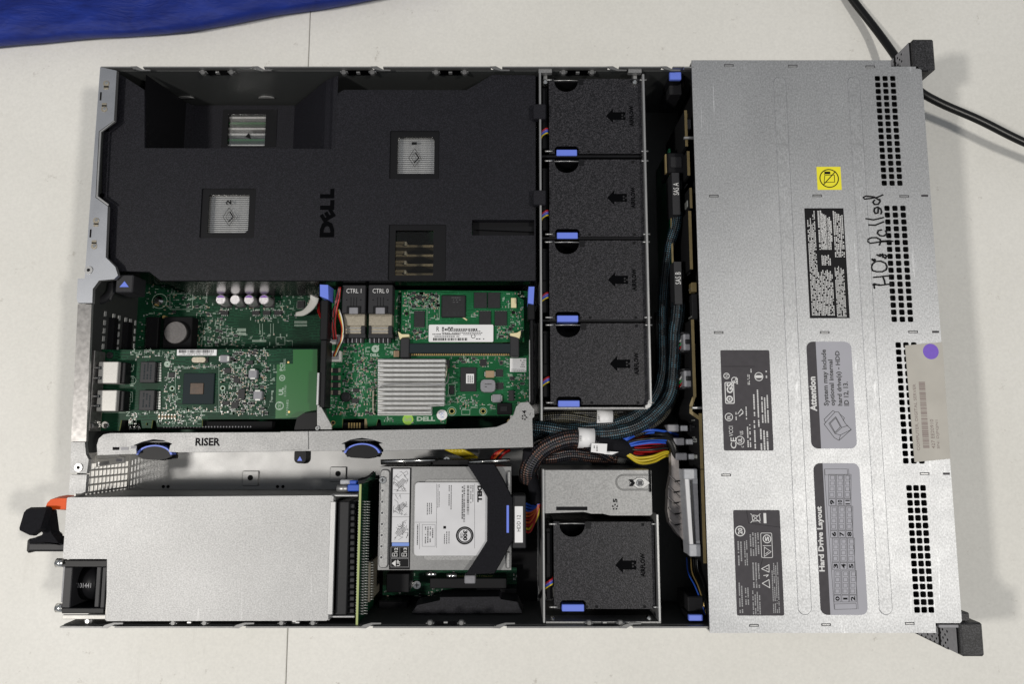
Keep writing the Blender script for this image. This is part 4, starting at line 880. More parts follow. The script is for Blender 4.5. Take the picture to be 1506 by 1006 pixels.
q = MB(); av = [(316, 430, 397, 452), (238, 464, 284, 514), (435, 440, 450, 456), (425, 470, 475, 515), (336, 458, 366, 480)]
scatter(q, 240, 425, 468, 455, ZM, 260, av, .5, .04); scatter(q, 285, 450, 440, 476, ZM, 150, av, .45, .04); scatter(q, 285, 470, 350, 510, ZM, 190, av, .75, .04); scatter(q, 345, 490, 440, 512, ZM, 60, av, .95, 0); scatter(q, 205, 420, 300, 512, ZM, 130, av, .4, .05)
q.strokes([[(250, 432), (283, 432), (283, 455), (250, 455), (250, 432)], [(333, 484), (333, 492), (341, 492), (341, 484), (333, 484)], [(406, 496), (419, 496), (419, 507), (406, 507), (406, 496)], [(420, 501), (430, 501), (430, 510)], [(382, 476), (382, 490)], [(386, 476), (386, 494)], [(398, 476), (398, 490)], [(402, 476), (402, 493)]], ZM, .3, 'silk')
for i in range(14): q.bx(433 + i * 1.35, 472, 433.8 + i * 1.35, 475.5, ZM, ZM + .15, 'silk'); q.bx(433 + i * 1.35, 477, 433.8 + i * 1.35, 480, ZM, ZM + .15, 'silk')
for i in range(10): q.bx(349 + i * 1.3, 483, 349.8 + i * 1.3, 487.5, ZM, ZM + .15, 'silk'); q.bx(349 + i * 1.3, 489, 349.8 + i * 1.3, 493, ZM, ZM + .15, 'silk')
for i in range(16): q.bx(371 + i * 1.3, 500, 371.8 + i * 1.3, 503, ZM, ZM + .15, 'silk')
q.build('surface_parts', MBD, kind='stuff')
# rear ports on the board edge (dark shells)
q = MB(); q.bx(214, 466, 232, 513, ZM, 13, 'smooth_black', .6); q.build('port_block', MBD)
# flat cable end standing on the board
q = MB(); q.tp([(435, 462, 12), (446, 460, 22), (455, 453, 34), (461, 444, 44), (463, 436, 48)], 3.6, 'white_plastic', seg=10, flat=.22, rr=lambda t: .5 + .6 * min(1, t * 1.6)); q.build('flat_cable', None, 'short pale flat cable curling up beside the blue lever', None, False, 'cable')
q = MB()
for c, du in (('red', 0), ('black', 2.5), ('black', 5), ('red', -2)): q.tp([(466 + du, 436, 40), (469 + du, 446, 42), (470 + du, 458, 30), (475 + du, 470, 20)], .75, 'wire_' + c, seg=6)
q.build('wire_bundle', None, 'thin red and black wires tucked behind the blue lever', 'stuff', False, 'wires')
# ------------------------------------------------------------------ NETWORK CARD
NC = thing('network_card', 310, 570, 50, 'green two-port network card at the rear left edge of the server', 'network card')
ZN = 62.0
brd = [(150, 514.5), (467, 513), (466, 605), (450, 608), (436, 615.5), (297, 617), (297, 627), (231, 627), (228, 618), (210, 617), (208, 632), (196, 632), (176, 618), (174, 632), (137, 634), (141, 606), (146, 560)]
def board(pts, z, mat, edge='board_edge_green', parent=None, holes=()):
    q = MB(); q.pp(pts, z - 1.5, z, mat, [[(u + r * cos(2 * pi * k / 10), v + r * sin(2 * pi * k / 10)) for k in range(10)] for u, v, r in holes], side=edge); return q.build('board', parent)
board([(150, 514.5), (467, 513), (466, 603), (450, 606), (436, 616.5), (297, 617), (297, 628), (231, 628), (229, 619), (224, 618), (222, 630), (209, 630), (207, 618), (178, 618), (175, 634), (137, 634), (141, 606)], ZN, 'board_green', parent=NC, holes=((253, 571.5, 2.2), (327.5, 571, 2.2), (380.5, 532, 2.4), (216, 624, 2)))
q = MB(); q.pp([(431, 514.2), (466.5, 514), (465.5, 603), (450, 606), (437, 614), (405, 615.6), (407, 536), (431, 535)], ZN + .02, ZN + .05, 'board_green_plain', cap0=False); q.build('copper_area', NC)
for v0, v1, du in ((532, 564, 0), (574, 605, -2)):
    q = MB(); q.bx(144 + du, v0, 173 + du, v1, ZN, 75, 'port_steel', .5)
    for vv in (v0 + 9, v1 - 8): q.bx(140 + du, vv - 2, 149 + du, vv + 2, 75, 75.6, 'chip_slate'); q.bx(139 + du, vv - 1.2, 147 + du, vv + 1.2, 75.6, 76, 'edge_steel', .2)
    s_ = q.build('ethernet_port', NC)
    q = MB(); q.bx(173 + du, v0 + 1, 184 + du, v1, ZN, 71, 'smooth_black', .5); q.build('port_body', s_)
    q = MB(); q.bx(206 + du * .7, v0, 228 + du * .7, v1 - 1, ZN, 67, 'plug_black', .4); micro(q, 210 + du * .7, v0 + 4, 224 + du * .7, v1 - 6, 67, 'chip_slate', 3, 90, .8, .4, 2)
    for k in range(12):
        y0_ = v0 + 2 + k * (v1 - v0 - 4) / 12; q.bx(229.5 + du * .5, y0_, 237 + du * .5, y0_ + 1.0, ZN + .3, ZN + 1.2, 'solder')
    q.bx(228.5 + du * .7, v0 + 1, 231 + du * .7, v1 - 1, ZN, ZN + 2.5, 'smooth_black'); q.build('transformer', NC)
q = MB(); q.bx(269, 549, 314.5, 594.5, ZN + .1, ZN + 1.6, 'chip_slate', .4); m_ = q.build('controller_chip', NC); q = MB(); q.bx(279.5, 563.5, 299, 580, ZN + 1.6, ZN + 2.3, 'brown_die', .2); q.build('die', m_)
q = MB(); q.bx(260, 514, 318.5, 523, ZN + .3, ZN + 1.2, 'label_white', .2); barcode(q, 263, 514.6, 314, 519.2, ZN + 1.22, 'ink_grey', 'h'); micro(q, 264, 519.5, 314, 522.5, ZN + 1.2, 'ink_grey', 2, 0, .9, .5, 1.4); q.build('sticker', NC)
q = MB(); a = RC(281, 524.5, 303, 534, ZN + 3); q.prism(rrect(*a, 2.4, 5), ZN, ZN + 3, 'connector_shell', inset=.5); q.bx(303, 525, 306, 533, ZN, ZN + 1, 'chip_black'); q.build('crystal', NC)
for u0, v0, u1, v1 in ((323, 522, 336, 533), (365, 544, 378, 556.5), (372, 575, 385.5, 588)):
    q = MB(); q.bx(u0, v0, u1, v1, ZN, ZN + 4, 'grey_plastic', .6)
    if u0 > 330: q.bx(u0 + 3, v0 - 1.3, u1 - 3, v0 + 1, ZN, ZN + 4.1, 'solder'); q.bx(u0 + 3, v1 - 1, u1 - 3, v1 + 1.3, ZN, ZN + 4.1, 'solder')
    else: q.bx(u1 - 2, v0 + 2, u1 + 1, v1 - 2, ZN, ZN + 4.1, 'solder'); q.bx(u0 - 1, v0 + 2, u0 + 1, v1 - 2, ZN, ZN + 4.1, 'solder')
    q.build('inductor', NC)
chip(NC, 330, 541, 339, 549, ZN, pins='lr', n=4); chip(NC, 247.5, 548, 256, 555.5, ZN, pins='lr', n=4); chip(NC, 343, 556, 352, 563, ZN, pins='lr', n=3); chip(NC, 350, 572, 360, 586, ZN, pins='l', n=2); chip(NC, 327, 590, 337, 596, ZN, pins='r', n=2); chip(NC, 340, 591, 350, 601, ZN, pins='', n=2); chip(NC, 366, 530, 372, 536, ZN, pins='')
q = MB()
for u, v in ((253, 571.5), (327.5, 571)): q.rp(u, v, 2.3, 3.9, ZN + .01, ZN + .12, 'silk')
q.rp(246, 535.5, 1, 4.6, ZN, ZN + .1, 'silk'); q.rp(411, 597, 5, 6.3, ZN, ZN + .1, 'silk'); q.rp(415, 556, 3.2, 4.4, ZN, ZN + .1, 'silk'); q.bx(412.8, 555, 417, 557, ZN, ZN + .1, 'silk')
q.text('CE', 189, 536, 197, 547, ZN, 'silk', 90); q.text('Intel', 192, 553, 197, 568, ZN, 'silk', 90); q.rp(194, 560, 5.6, 6.2, ZN, ZN + .1, 'silk'); q.strokes([[(184, 577), (195, 577), (195, 591), (184, 591), (184, 577)]], ZN, .35, 'silk'); q.text('K5', 186.5, 579, 193, 589, ZN, 'silk', 90); q.text('N1fc', 186, 593, 191.5, 612, ZN, 'silk', 90)
q.text('PCI', 411.5, 534, 416.5, 545.5, ZN + .05, 'silk', 90, .02); q.text('EXPRESS', 417, 528, 420, 545, ZN + .05, 'silk', 90); q.text('UL', 410, 570, 417, 581, ZN + .05, 'silk', 90, .04); q.text('E139761', 418, 567, 421, 583, ZN + .05, 'silk', 90); q.text('D33682', 421, 588, 424, 611, ZN + .05, 'silk', 90); q.text('(S)', 409, 592, 414, 602, ZN, 'silk', 90)
q.strokes([[(258, 540), (258, 606), (322, 606), (322, 540), (258, 540)], [(149, 607), (183, 607), (190, 606)]], ZN, .25, 'silk')
av = [(143, 528, 186, 608), (200, 528, 240, 606), (264, 545, 319, 599), (258, 512, 320, 536), (247, 565, 259, 578), (321, 565, 334, 577), (322, 520, 337, 534), (364, 542, 379, 558), (371, 573, 387, 590), (404, 525, 466, 612), (186, 532, 200, 606)]
scatter(q, 240, 524, 264, 605, ZN, 150, av, .5, .0); scatter(q, 322, 516, 392, 612, ZN, 620, av, .42, .05); scatter(q, 190, 516, 256, 530, ZN, 70, av, .75, 0); scatter(q, 190, 607, 296, 626, ZN, 190, av + [(205, 612, 228, 634)], .7, 0); scatter(q, 260, 535, 322, 546, ZN, 60, av, .5, 0); scatter(q, 262, 599, 320, 606, ZN, 40, av, .6, 0); scatter(q, 392, 535, 404, 604, ZN, 28, av, .9, 0); scatter(q, 200, 566, 250, 574, ZN, 40, av, .5, 0)
for i in range(6): q.bx(233 + i * 4.6, 610, 235 + i * 4.6, 616, ZN, ZN + .8, 'tan_part'); q.bx(233 + i * 4.6, 609.4, 235 + i * 4.6, 610.8, ZN, ZN + .85, 'solder'); q.bx(233 + i * 4.6, 615, 235 + i * 4.6, 616.4, ZN, ZN + .85, 'solder')
for u, v in ((424, 533), (425, 606)): q.cp(u, v, 1.6, ZN + .05, ZN + .3, 'gold', seg=10)
for u in (326, 335): 
    for v in (596, 606): q.cp(u, v, 2, ZN, ZN + 1, 'solder', seg=8, inset=.4)
for u in (366, 376): q.cp(u, 523, 2.2, ZN, ZN + 1.2, 'solder', seg=8, inset=.5)
q.build('surface_parts', NC, kind='stuff')
screw(160.5, 522.5, 5, ZN, NC, mat='chip_black'); screw(154, 625, 5.5, ZN, NC)
q = MB(); q.bx(143.5, 606, 148, 634, ZN + .1, ZN + 1, 'connector_shell', .2); q.bx(131, 515, 135.5, 634, 64, 79, 'slot_steel', .4); q.cp(132, 627, 5, 70, 78, 'slot_steel', seg=12, inset=.8); q.build('mounting_bracket', NC)
q = MB(); q.bx(231, 620, 400, 632, 50, ZN - 4, 'matte_black'); 
for i in range(30): q.bx(240 + i * 4.4, 627, 241.6 + i * 4.4, 629, ZN - 5, ZN - 3, 'grey_plastic')
q.build('edge_connector', NC)
q = MB()
for u in (190, 196.5, 203): q.tp([(u, 622, 26), (u + 2, 632, 26)], 1.5, 'chrome', seg=8)
q.build('contact_spring', MBD, kind='stuff')

for u in (274, 392):  # pale half-discs: brightness of holes in the wall put into the colour
    q = MB(); x, y = P(u, 143, 34); q.prism([(x + 7 * cos(pi * i / 10), 34 + 3.2 * sin(pi * i / 10)) for i in range(11)], YT - 2.4, YT - 1.5, 'edge_steel', axis='y'); q.build('bright_hole_disc', CH)
# ------------------------------------------------------------------ RAID CARD
RD = thing('raid_card', 640, 520, 45, 'bright green storage controller card with white connectors in the middle of the server', 'controller card')
ZR2 = 52.0
rb = [(479, 426), (779, 428), (777, 611), (657, 612), (656, 624), (561, 626), (560, 618), (556, 616), (553, 626), (541, 628), (539, 616), (504, 616), (503, 630), (483, 630), (480, 600)]
board(rb, ZR2, 'board_green_raid', parent=RD, holes=((664.5, 605, 2.6), (710.5, 605, 2.3)))
# heat sink: one fin per ridge
hs_ = thing('heat_sink', 605, 570, ZR2, 'ribbed bright aluminium heat sink on the bright green card', 'heat sink')
q = MB(); q.pp([(556, 528), (654, 528), (653, 597), (635, 598), (635, 611), (555.5, 611)], ZR2 + 1, ZR2 + 5, 'fin_aluminium'); q.build('base', hs_)
nf = 12; v = 527.5
for i in range(nf):
    va = 527.8 + i * 7.0; vb = va + 5.0; ur = 655 if va < 593 else 636
    q = MB(); a = RC(555.5, va, ur - (i * .2), vb, ZR2 + 15)
    n = len(q.v); ya, yb2 = a[1], a[3]; ym = (ya + yb2) / 2; h_ = (yb2 - ya) / 2
    prof = [(ya, ZR2 + 5)] + [(ym - h_ * cos(pi * k / 8), ZR2 + 12.6 + 2.4 * sin(pi * k / 8)) for k in range(9)] + [(yb2, ZR2 + 5)]
    q.prism([(y_, z_) for y_, z_ in prof], a[0], a[2], 'fin_aluminium', axis='x'); q.build('fin', hs_)
q = MB(); q.tp([(548, 574, ZR2 + 6), (556, 568, ZR2 + 16), (585, 565.2, ZR2 + 16.5), (620, 565.6, ZR2 + 16.5), (655, 565, ZR2 + 16), (660, 548, ZR2 + 4)], .55, 'edge_steel', seg=6); q.tp([(549, 568, ZR2 + 2), (549, 604, ZR2 + 2), (552, 610, ZR2 + 2)], .7, 'connector_shell', seg=6); q.tp([(655.5, 530, ZR2 + 2), (657, 542, ZR2 + 6), (654.5, 560, ZR2 + 6)], .6, 'connector_shell', seg=6); q.build('clip_wire', hs_)
# SAS connectors: cable plug above, metal cage below
def sas(u0, u1, top, text, label):
    t = thing('sas_plug', (u0 + u1) / 2, 450, ZR2, label, 'cable plug')
    q = MB(); q.bx(u0, top, u1, 461, ZR2 + 4, ZR2 + 15, 'plug_black', .6); w_ = u1 - u0
    for k in (.38, .5, .62): q.bx(u0 + w_ * k - .3, 437, u0 + w_ * k + .3, 450, ZR2 + 15, ZR2 + 15.2, 'ink')
    for k in (.2, .8): q.cp(u0 + w_ * k, 441, 1, ZR2 + 15, ZR2 + 15.1, 'ink', seg=8)
    pb = q.build('body', t)
    q = MB(); q.bx(u0 + w_ * .2, 450, u1 - w_ * .2, 460.5, ZR2 + 15, ZR2 + 15.8, 'smooth_black', .3); q.bx(u0 + w_ * .3, 452, u1 - w_ * .32, 461.5, ZR2 + 15.8, ZR2 + 16.6, 'grey_plastic', .4); q.build('latch', t)
    q = MB(); q.text(text, u0 + 6.5, 424.5 if top > 418 else 425, u1 - 6, 431 if top > 418 else 430, ZR2 + 15, 'print_white'); q.build('lettering', t, kind='stuff')
    q = MB(); q.bx(u0 + 1, 461, u1 - 1, 479, ZR2, ZR2 + 10, 'connector_shell', .3); q.bx(u0 + 4, 479, u1 - 6, 491, ZR2, ZR2 + 8, 'connector_shell', .3)
    for vv in (481.5, 486.5): q.bx(u0 + 5, vv, u1 - 7, vv + 1.6, ZR2 + 8, ZR2 + 8.8, 'edge_steel', .2)
    q.bx(u0 + 2, 463.5, u1 - 2, 464.3, ZR2 + 10, ZR2 + 10.1, 'ink'); so = q.build('sas_socket', RD)
    q = MB(); q.bx(u0 + 1, 480, u0 + 4.2, 492, ZR2, ZR2 + 9, 'plug_black'); q.bx(u1 - 6.5, 480, u1 - 1, 492, ZR2, ZR2 + 9, 'plug_black'); q.bx(u0, 491, u1, 497, ZR2, ZR2 + 9, 'plug_black', .3)
    for k in range(10): q.bx(u0 + 1.5 + k * (w_ - 3) / 10, 496, u0 + 3.2 + k * (w_ - 3) / 10, 504, ZR2, ZR2 + 5 - .0, 'plug_black' if k % 2 else 'grey_plastic')
    q.build('shell', so)
sas(503, 537.5, 419, 'CTRL 1', 'left of the two black cable plugs, printed CTRL 1, on the bright green card'); sas(541.5, 577.5, 418.5, 'CTRL 0', 'right of the two black cable plugs, printed CTRL 0, beside the cache memory card')
# memory module lying in its side-entry socket
MMD = thing('cache_memory_module', 680, 465, ZR2 + 2, 'green cache memory card with a white sticker plugged into the bright green card', 'memory module')
ZE = ZR2 + 7
board([(591, 430), (761, 429), (762, 436), (770, 441), (771, 503), (602, 505), (590, 492)], ZE, 'board_green_raid', parent=MMD)
chip(MMD, 649, 433.5, 685, 467, ZE, 1.6, pins='', bev=.8); q = MB(); micro(q, 664, 436, 678, 446, ZE + 1.6, 'ink_grey', 3, 0, .7, .4, 1.4); q.text('LSI', 657, 458, 675, 463, ZE + 1.6, 'plug_black', 0); q.build('printed_mark', MMD, kind='stuff')
for u0, v0, u1, v1, w_ in ((697, 430, 716, 453, 'l'), (717.5, 430, 735.5, 453, 'r'), (609, 457.5, 624.5, 481, 'l'), (705, 457.5, 722, 477, 'l'), (727.5, 457.5, 745.5, 478.5, 'l')):
    chip(MMD, u0, v0, u1, v1, ZE, 1.2, n=8, pins='' if v0 < 455 else 'tb', pw=.3, pl=.5, name='memory_chip')
q = MB(); q.bx(751.5, 438, 759.5, 452.5, ZE, ZE + 1.6, 'cream_plastic', .2); q.build('capacitor', MMD)
q = MB(); a = RC(630.5, 477.5, 725.5, 503, ZE + 1.4); q.prism(rrect(*a, 1.0, 3), ZE + 1.25, ZE + 1.4, 'label_white'); z_ = ZE + 1.42
q.text('R', 642, 480.5, 646, 487.5, z_, 'ink'); micro(q, 650, 480, 671, 484, z_ - .1, 'ink_grey', 1, 0); micro(q, 650, 486, 709, 493, z_ - .1, 'ink_grey', 3, 0, .9, .5, 1.6); barcode(q, 650, 483, 702, 486.4, z_ - .05, 'ink', 'h'); micro(q, 636, 490, 680, 496.5, z_ - .1, 'ink_grey', 2, 0, .8, .5, 1.6); barcode(q, 637, 497, 687, 501, z_ - .05, 'ink', 'h'); micro(q, 700, 497, 716, 500, z_ - .1, 'ink_grey', 1, 0); q.rp(696, 494.5, 2.4, 3.2, z_, z_ + .05, 'ink'); q.build('sticker', MMD)
q = MB(); av = [(645, 430, 690, 470), (695, 428, 737, 456), (605, 455, 628, 485), (703, 455, 748, 480), (628, 474, 728, 506), (749, 436, 762, 455)]
scatter(q, 593, 432, 645, 455, ZE, 210, av, .35, .05); scatter(q, 592, 455, 608, 500, ZE, 60, av, .5, 0); scatter(q, 626, 440, 650, 478, ZE, 50, av, .7, 0); scatter(q, 736, 432, 768, 500, ZE, 110, av, .5, .03); scatter(q, 688, 454, 705, 478, ZE, 30, av, .6, 0); scatter(q, 606, 486, 630, 500, ZE, 50, av, .4, .1); scatter(q, 728, 482, 750, 500, ZE, 40, av, .4, .1); q.tp([(680, 466, ZE + .2), (687, 471, ZE + .2)], .7, 'cream_plastic', seg=6)
q.strokes([[(622, 434), (646, 434), (646, 470)], [(606, 454), (628, 454), (628, 484)]], ZE, .25, 'silk'); q.build('surface_parts', MMD, kind='stuff')
for u, v in ((598, 461), (755, 459.5)):
    q = MB(); q.cp(u, v, 4.2, ZE, ZE + .3, 'board_green_plain', seg=16); q.cp(u, v, 2.8, ZE + .3, ZE + .5, 'matte_black', seg=14); q.build('mounting_hole', MMD)
SK = MB(); SK.bx(602, 505, 751, 519.5, ZR2, ZR2 + 11, 'chip_slate', .5); sk = SK.build('memory_socket', RD)
q = MB(); q.bx(588.5, 497, 602, 526, ZR2, ZR2 + 11.5, 'plug_black', .6); q.build('socket_arm', sk); q = MB(); q.bx(750, 493, 763.5, 524, ZR2, ZR2 + 11.5, 'plug_black', .6); q.build('socket_arm', sk)
q = MB(); q.pp([(585, 487), (591, 491), (602, 491.5), (602, 495.5), (592, 496.5), (588, 500), (586, 494)], ZR2 + 8, ZR2 + 12.5, 'cream_plastic', inset=.3); q.build('ejector', sk)
q = MB(); q.pp([(766, 486), (760, 489), (750, 490), (750, 494), (758, 496), (764, 498), (766, 492)], ZR2 + 8, ZR2 + 12.5, 'cream_plastic', inset=.3); q.build('ejector', sk)
q = MB()
for i in range(44): q.bx(605 + i * 3.3, 519.5, 606.8 + i * 3.3, 522.5, ZR2 + 4, ZR2 + 6, 'gold')
q.bx(603, 521, 750, 523.2, ZR2, ZR2 + 3, 'connector_shell'); q.build('pin_row', sk, kind='stuff')
m_ = chip(RD, 677, 540, 700.5, 576, ZR2, 1.6, pins='', bev=.3); q = MB(); q.bx(685.5, 550, 697, 564, ZR2 + 1.6, ZR2 + 1.75, 'label_white'); micro(q, 687, 551, 696, 563, ZR2 + 1.75, 'ink_grey', 3, 90, .8, .5, 1.3); q.build('sticker', m_)
q = MB(); a = RC(706, 557.5, 729, 577.5, ZR2 + 5); q.prism(rrect(*a, 3.2, 2), ZR2, ZR2 + 5, 'grey_plastic', inset=.5); micro(q, 711, 563, 724, 571, ZR2 + 5, 'ink_grey', 2, 0, .8, .4, 1.5); q.build('inductor', RD)
for u0, v0, u1, v1, m2 in ((714, 545, 727, 555.5, 'tan_part'), (724, 580, 737, 592, 'grey_plastic')):
    q = MB(); q.bx(u0, v0, u1, v1, ZR2, ZR2 + 3, m2, .4); q.bx(u0 - 1.5, v0 + 2, u0 + .3, v1 - 2, ZR2, ZR2 + 2, 'solder'); q.bx(u1 - .3, v0 + 2, u1 + 1.5, v1 - 2, ZR2, ZR2 + 2, 'solder'); q.build('inductor', RD)
for r_ in ((706, 528.5, 715.5, 538.5), (729.5, 543.5, 739.5, 554), (730, 563, 740, 572.5), (735, 531, 739, 536), (750, 554, 756, 559)): chip(RD, *r_, ZR2, 1.2, pins='tblr', n=5, pw=.2, pl=.4)
chip(RD, 748, 574, 756, 590, ZR2, 1.4, pins='lr', n=3); chip(RD, 661, 567, 668, 580, ZR2, 1.3, pins='', mat='chip_black'); chip(RD, 654.5, 529, 661, 541, ZR2, 5, pins='', mat='plug_black')
q = MB(); q.bx(750, 527, 774, 547, ZR2 + .05, ZR2 + .2, 'label_white'); micro(q, 765, 528.5, 772, 541, ZR2 + .2, 'ink_grey', 4, 0, .8, .4, 1.2); micro(q, 752, 542.5, 772, 546.5, ZR2 + .2, 'ink_grey', 2, 0, .9, .4, 1.4); q.build('sticker', RD)
q = MB(); q.bx(731, 593, 753, 610, ZR2, ZR2 + 6, 'smooth_black', .4); q.bx(736, 598, 746, 605, ZR2 + 6, ZR2 + 6.5, 'chip_black'); q.build('header_block', RD)
for i in range(4):
    q = MB(); v0 = 541.5 + i * 11; q.bx(488, v0 - (0 if i < 2 else 1), 499, v0 + 7, ZR2, ZR2 + 2, 'chip_black', .2); q.bx(486.5, v0, 489.5, v0 + 6, ZR2, ZR2 + 2.1, 'connector_shell'); q.bx(497.5, v0, 500.5, v0 + 6, ZR2, ZR2 + 2.1, 'connector_shell'); q.build('resistor', RD)
q = MB(); q.cp(508.5, 584, 7.4, ZR2, ZR2 + 3, 'chip_black', seg=12, inset=.5); q.cp(508.5, 584, 3, ZR2 + 3, ZR2 + 3.2, 'plug_black', seg=12); q.build('inductor', RD)
chip(RD, 519, 571.5, 528, 577, ZR2, 1.6, pins='lr', n=1, pw=1.6); chip(RD, 517, 586, 527, 593, ZR2, 1.2, pins='b', n=5); q = MB(); q.bx(579, 516, 587, 525, ZR2, ZR2 + 1.5, 'tan_part'); q.build('capacitor', RD)
for (u, v, w_, h_) in ((492, 499, 8, 7), (493, 524, 8, 8)):
    q = MB(); q.bx(u - w_, v - h_, u + w_, v + h_, ZR2, ZR2 + 6, 'white_plastic', .4); q.bx(u - w_ + 2.5, v - h_ + 3, u + w_ - 2.5, v + h_ - 3, ZR2 + 6, ZR2 + 6.1, 'print_grey'); q.build('white_connector', RD)
q = MB(); q.rp(552, 513, 1.6, 5.6, ZR2, ZR2 + .1, 'silk'); q.strokes([[(549, 512), (552, 516), (557, 508)]], ZR2 + .1, .9, 'silk'); q.text('DELL', 544.5, 520, 558, 524.5, ZR2, 'silk', 0, .05); q.text('B', 495, 433, 502, 445, ZR2, 'silk'); q.text('A', 583, 434, 589, 444, ZR2, 'silk')
q.text('UL', 683.5, 528, 692, 533.5, ZR2, 'silk', 0, .05); q.text('DELL', 613, 613, 640, 619.5, ZR2, 'silk', 0, .05)
for u, v, r_ in ((664.5, 605, 5.8), (710.5, 605, 5.2)): q.rp(u, v, r_ * .55, r_ * .72, ZR2 + .01, ZR2 + .2, 'gold'); q.rp(u, v, r_, r_ + .6, ZR2, ZR2 + .08, 'silk')
q.strokes([[(679, 603), (691, 603), (691, 610), (679, 610), (679, 603)], [(653, 583), (662, 583), (662, 595), (653, 595), (653, 583)], [(659.5, 565), (669.5, 565), (669.5, 582), (659.5, 582), (659.5, 565)]], ZR2, .3, 'silk')
av = [(500, 418, 579, 506), (554, 525, 657, 613), (588, 426, 772, 526), (674, 537, 703, 580), (703, 542, 742, 594), (728, 591, 755, 612), (748, 525, 776, 549), (745, 572, 758, 592), (484, 539, 502, 584), (542, 505, 562, 526), (480, 488, 503, 534), (655, 597, 674, 613), (703, 598, 718, 612), (609, 610, 645, 622), (580, 606, 602, 626)]
scatter(q, 484, 506, 554, 612, ZR2, 620, av, .45, .02); scatter(q, 656, 527, 775, 600, ZR2, 520, av, .5, .03); scatter(q, 562, 506, 588, 526, ZR2, 60, av, .7, 0); scatter(q, 562, 612, 654, 623, ZR2, 80, av, .6, 0); scatter(q, 655, 590, 728, 603, ZR2, 90, av, .6, 0); scatter(q, 578, 430, 590, 500, ZR2, 50, av, .7, 0)
q.build('surface_parts', RD, kind='stuff')
q = MB(); q.cp(600, 617, 8, ZR2 + .1, ZR2 + .25, 'label_green', seg=28); q.text('RoHS', 595, 614, 605, 620, ZR2 + .25, 'print_grey', 0); q.build('sticker', RD, 'round lime green sticker'); q = MB(); q.cp(650, 610.5, 7.8, ZR2 + .3, ZR2 + .45, 'label_white', seg=28); q.text('QC', 646, 606, 654, 611, ZR2 + .45, 'print_blue', 0); q.text('OK', 648, 612, 653, 615, ZR2 + .45, 'print_blue', 0); q.build('sticker', RD, 'round white inspection sticker with blue print')
q = MB(); q.bx(500, 622, 640, 634, ZR2 - 12, ZR2 - 3, 'matte_black'); q.bx(545, 626, 655, 632, ZR2 - 12, ZR2 - 2, 'smooth_black'); q.build('edge_connector', RD)
q = MB()
for i in range(5): q.bx(512 + i * 4, 622, 514 + i * 4, 630, ZR2 - 3, ZR2 - 2, 'gold')
q.bx(536, 616, 540, 630, ZR2 - 1.5, ZR2 - .3, 'board_edge'); q.build('contact', RD, kind='stuff')
for u, v in ((490, 622), (749, 620)):
    q = MB(); q.cp(u, v, 3.2, ZR2 - .5, ZR2 + .2, 'gold', seg=14); q.cp(u, v, 2.2, ZR2 + .2, ZR2 + .3, 'matte_black', seg=12); q.build('mounting_hole', RD)
q = MB(); q.bx(750, 608, 756, 628, 40, 50, 'edge_steel', .4); q.build('card_bracket', RD)
# coloured lead sets on the card
t = thing('battery_lead', 492, 470, ZR2, 'twisted red and black thin wires running down to the upper white connector', 'wires')
for i, (c, o_) in enumerate((('red', 0), ('black', 2), ('red', 3.5), ('black', -1.5))):
    q = MB(); q.tp([(499 + o_ * .4, 422, ZR2 + 18), (495 + o_, 440, ZR2 + 16), (491 + o_ * (-1) ** i, 458, ZR2 + 14), (489 + o_, 478, ZR2 + 11), (491 + o_, 499, ZR2 + 7)], .75, 'wire_' + c, seg=6); q.build('wire', t)
t = thing('signal_lead', 500, 490, ZR2, 'yellow, white, red and black thin wires looping into the lower white connector', 'wires')
for i, (c, o_) in enumerate((('yellow', 0), ('white', 1.8), ('black', 3.4), ('red', -1.6))):
    q = MB(); q.tp([(497 + o_, 455, ZR2 + 10), (501 + o_, 468, ZR2 + 12), (504 + o_ * .5, 482, ZR2 + 13), (503 + o_ * .6, 498, ZR2 + 13), (498 + o_ * .7, 510, ZR2 + 10), (492 + o_ * .8, 524, ZR2 + 7)], .7, 'wire_' + c, seg=6); q.build('wire', t)
# ------------------------------------------------------------------ FAN BRACKETS
FB = thing('fan_cage', 872, 350, 3, 'pale steel cage rails holding the four upper fans', 'bracket')
def rail(u0, v0, u1, v1, w_, parent, z0=6, zt=84.5):
    xa, ya = P(u0, v0, zt); xb, yb_2 = P(u1, v1, zt); x = (xa + xb) / 2; q = MB(); q.box(x - w_ / 2, yb_2, x + w_ / 2, ya, z0, zt, 'edge_steel', .3); return q.build('rail', parent)
rail(793.5, 103, 797.5, 619, 1.6, FB); rail(946.5, 108, 957, 594, 1.8, FB)
xa = P(793.5, 110, 84)[0]; xb = P(946.5, 110, 84)[0]
for v in (229.5, 350, 471.5):
    y = P(870, v, 78)[1]; q = MB(); q.box(xa, y - .8, xb, y + .8, 6, 78, 'smooth_black'); q.build('divider', FB)
y = P(870, 600.5, 82)[1]; q = MB(); q.box(xa + 2, y - .7, P(953, 600, 82)[0], y + .7, 6, 82, 'bracket_steel'); q.build('divider', FB)
q = MB(); xz, yz = P(953, 594, 84); 
q.prism([(xz - 2, yz - 3.4), (xz + 1, yz - 3), (xz + 2.6, yz - 1), (xz + 2.8, yz + 3), (xz + .9, yz + 3), (xz - .2, yz - .4), (xz - 2, yz - 1.4)], 40, 84, 'edge_steel'); q.build('corner_bend', FB)
for u in (802, 934):
    q = MB(); q.bx(u - 10, 100.5, u + 10, 106, 80, 84.4, 'bracket_steel', .4); q.cp(u, 119, 3.4, 76, 82, 'chrome', seg=12, inset=.8); q.bx(u - 3, 106, u + 3, 117, 72, 79, 'edge_steel', .4); q.build('mounting_tab', FB)
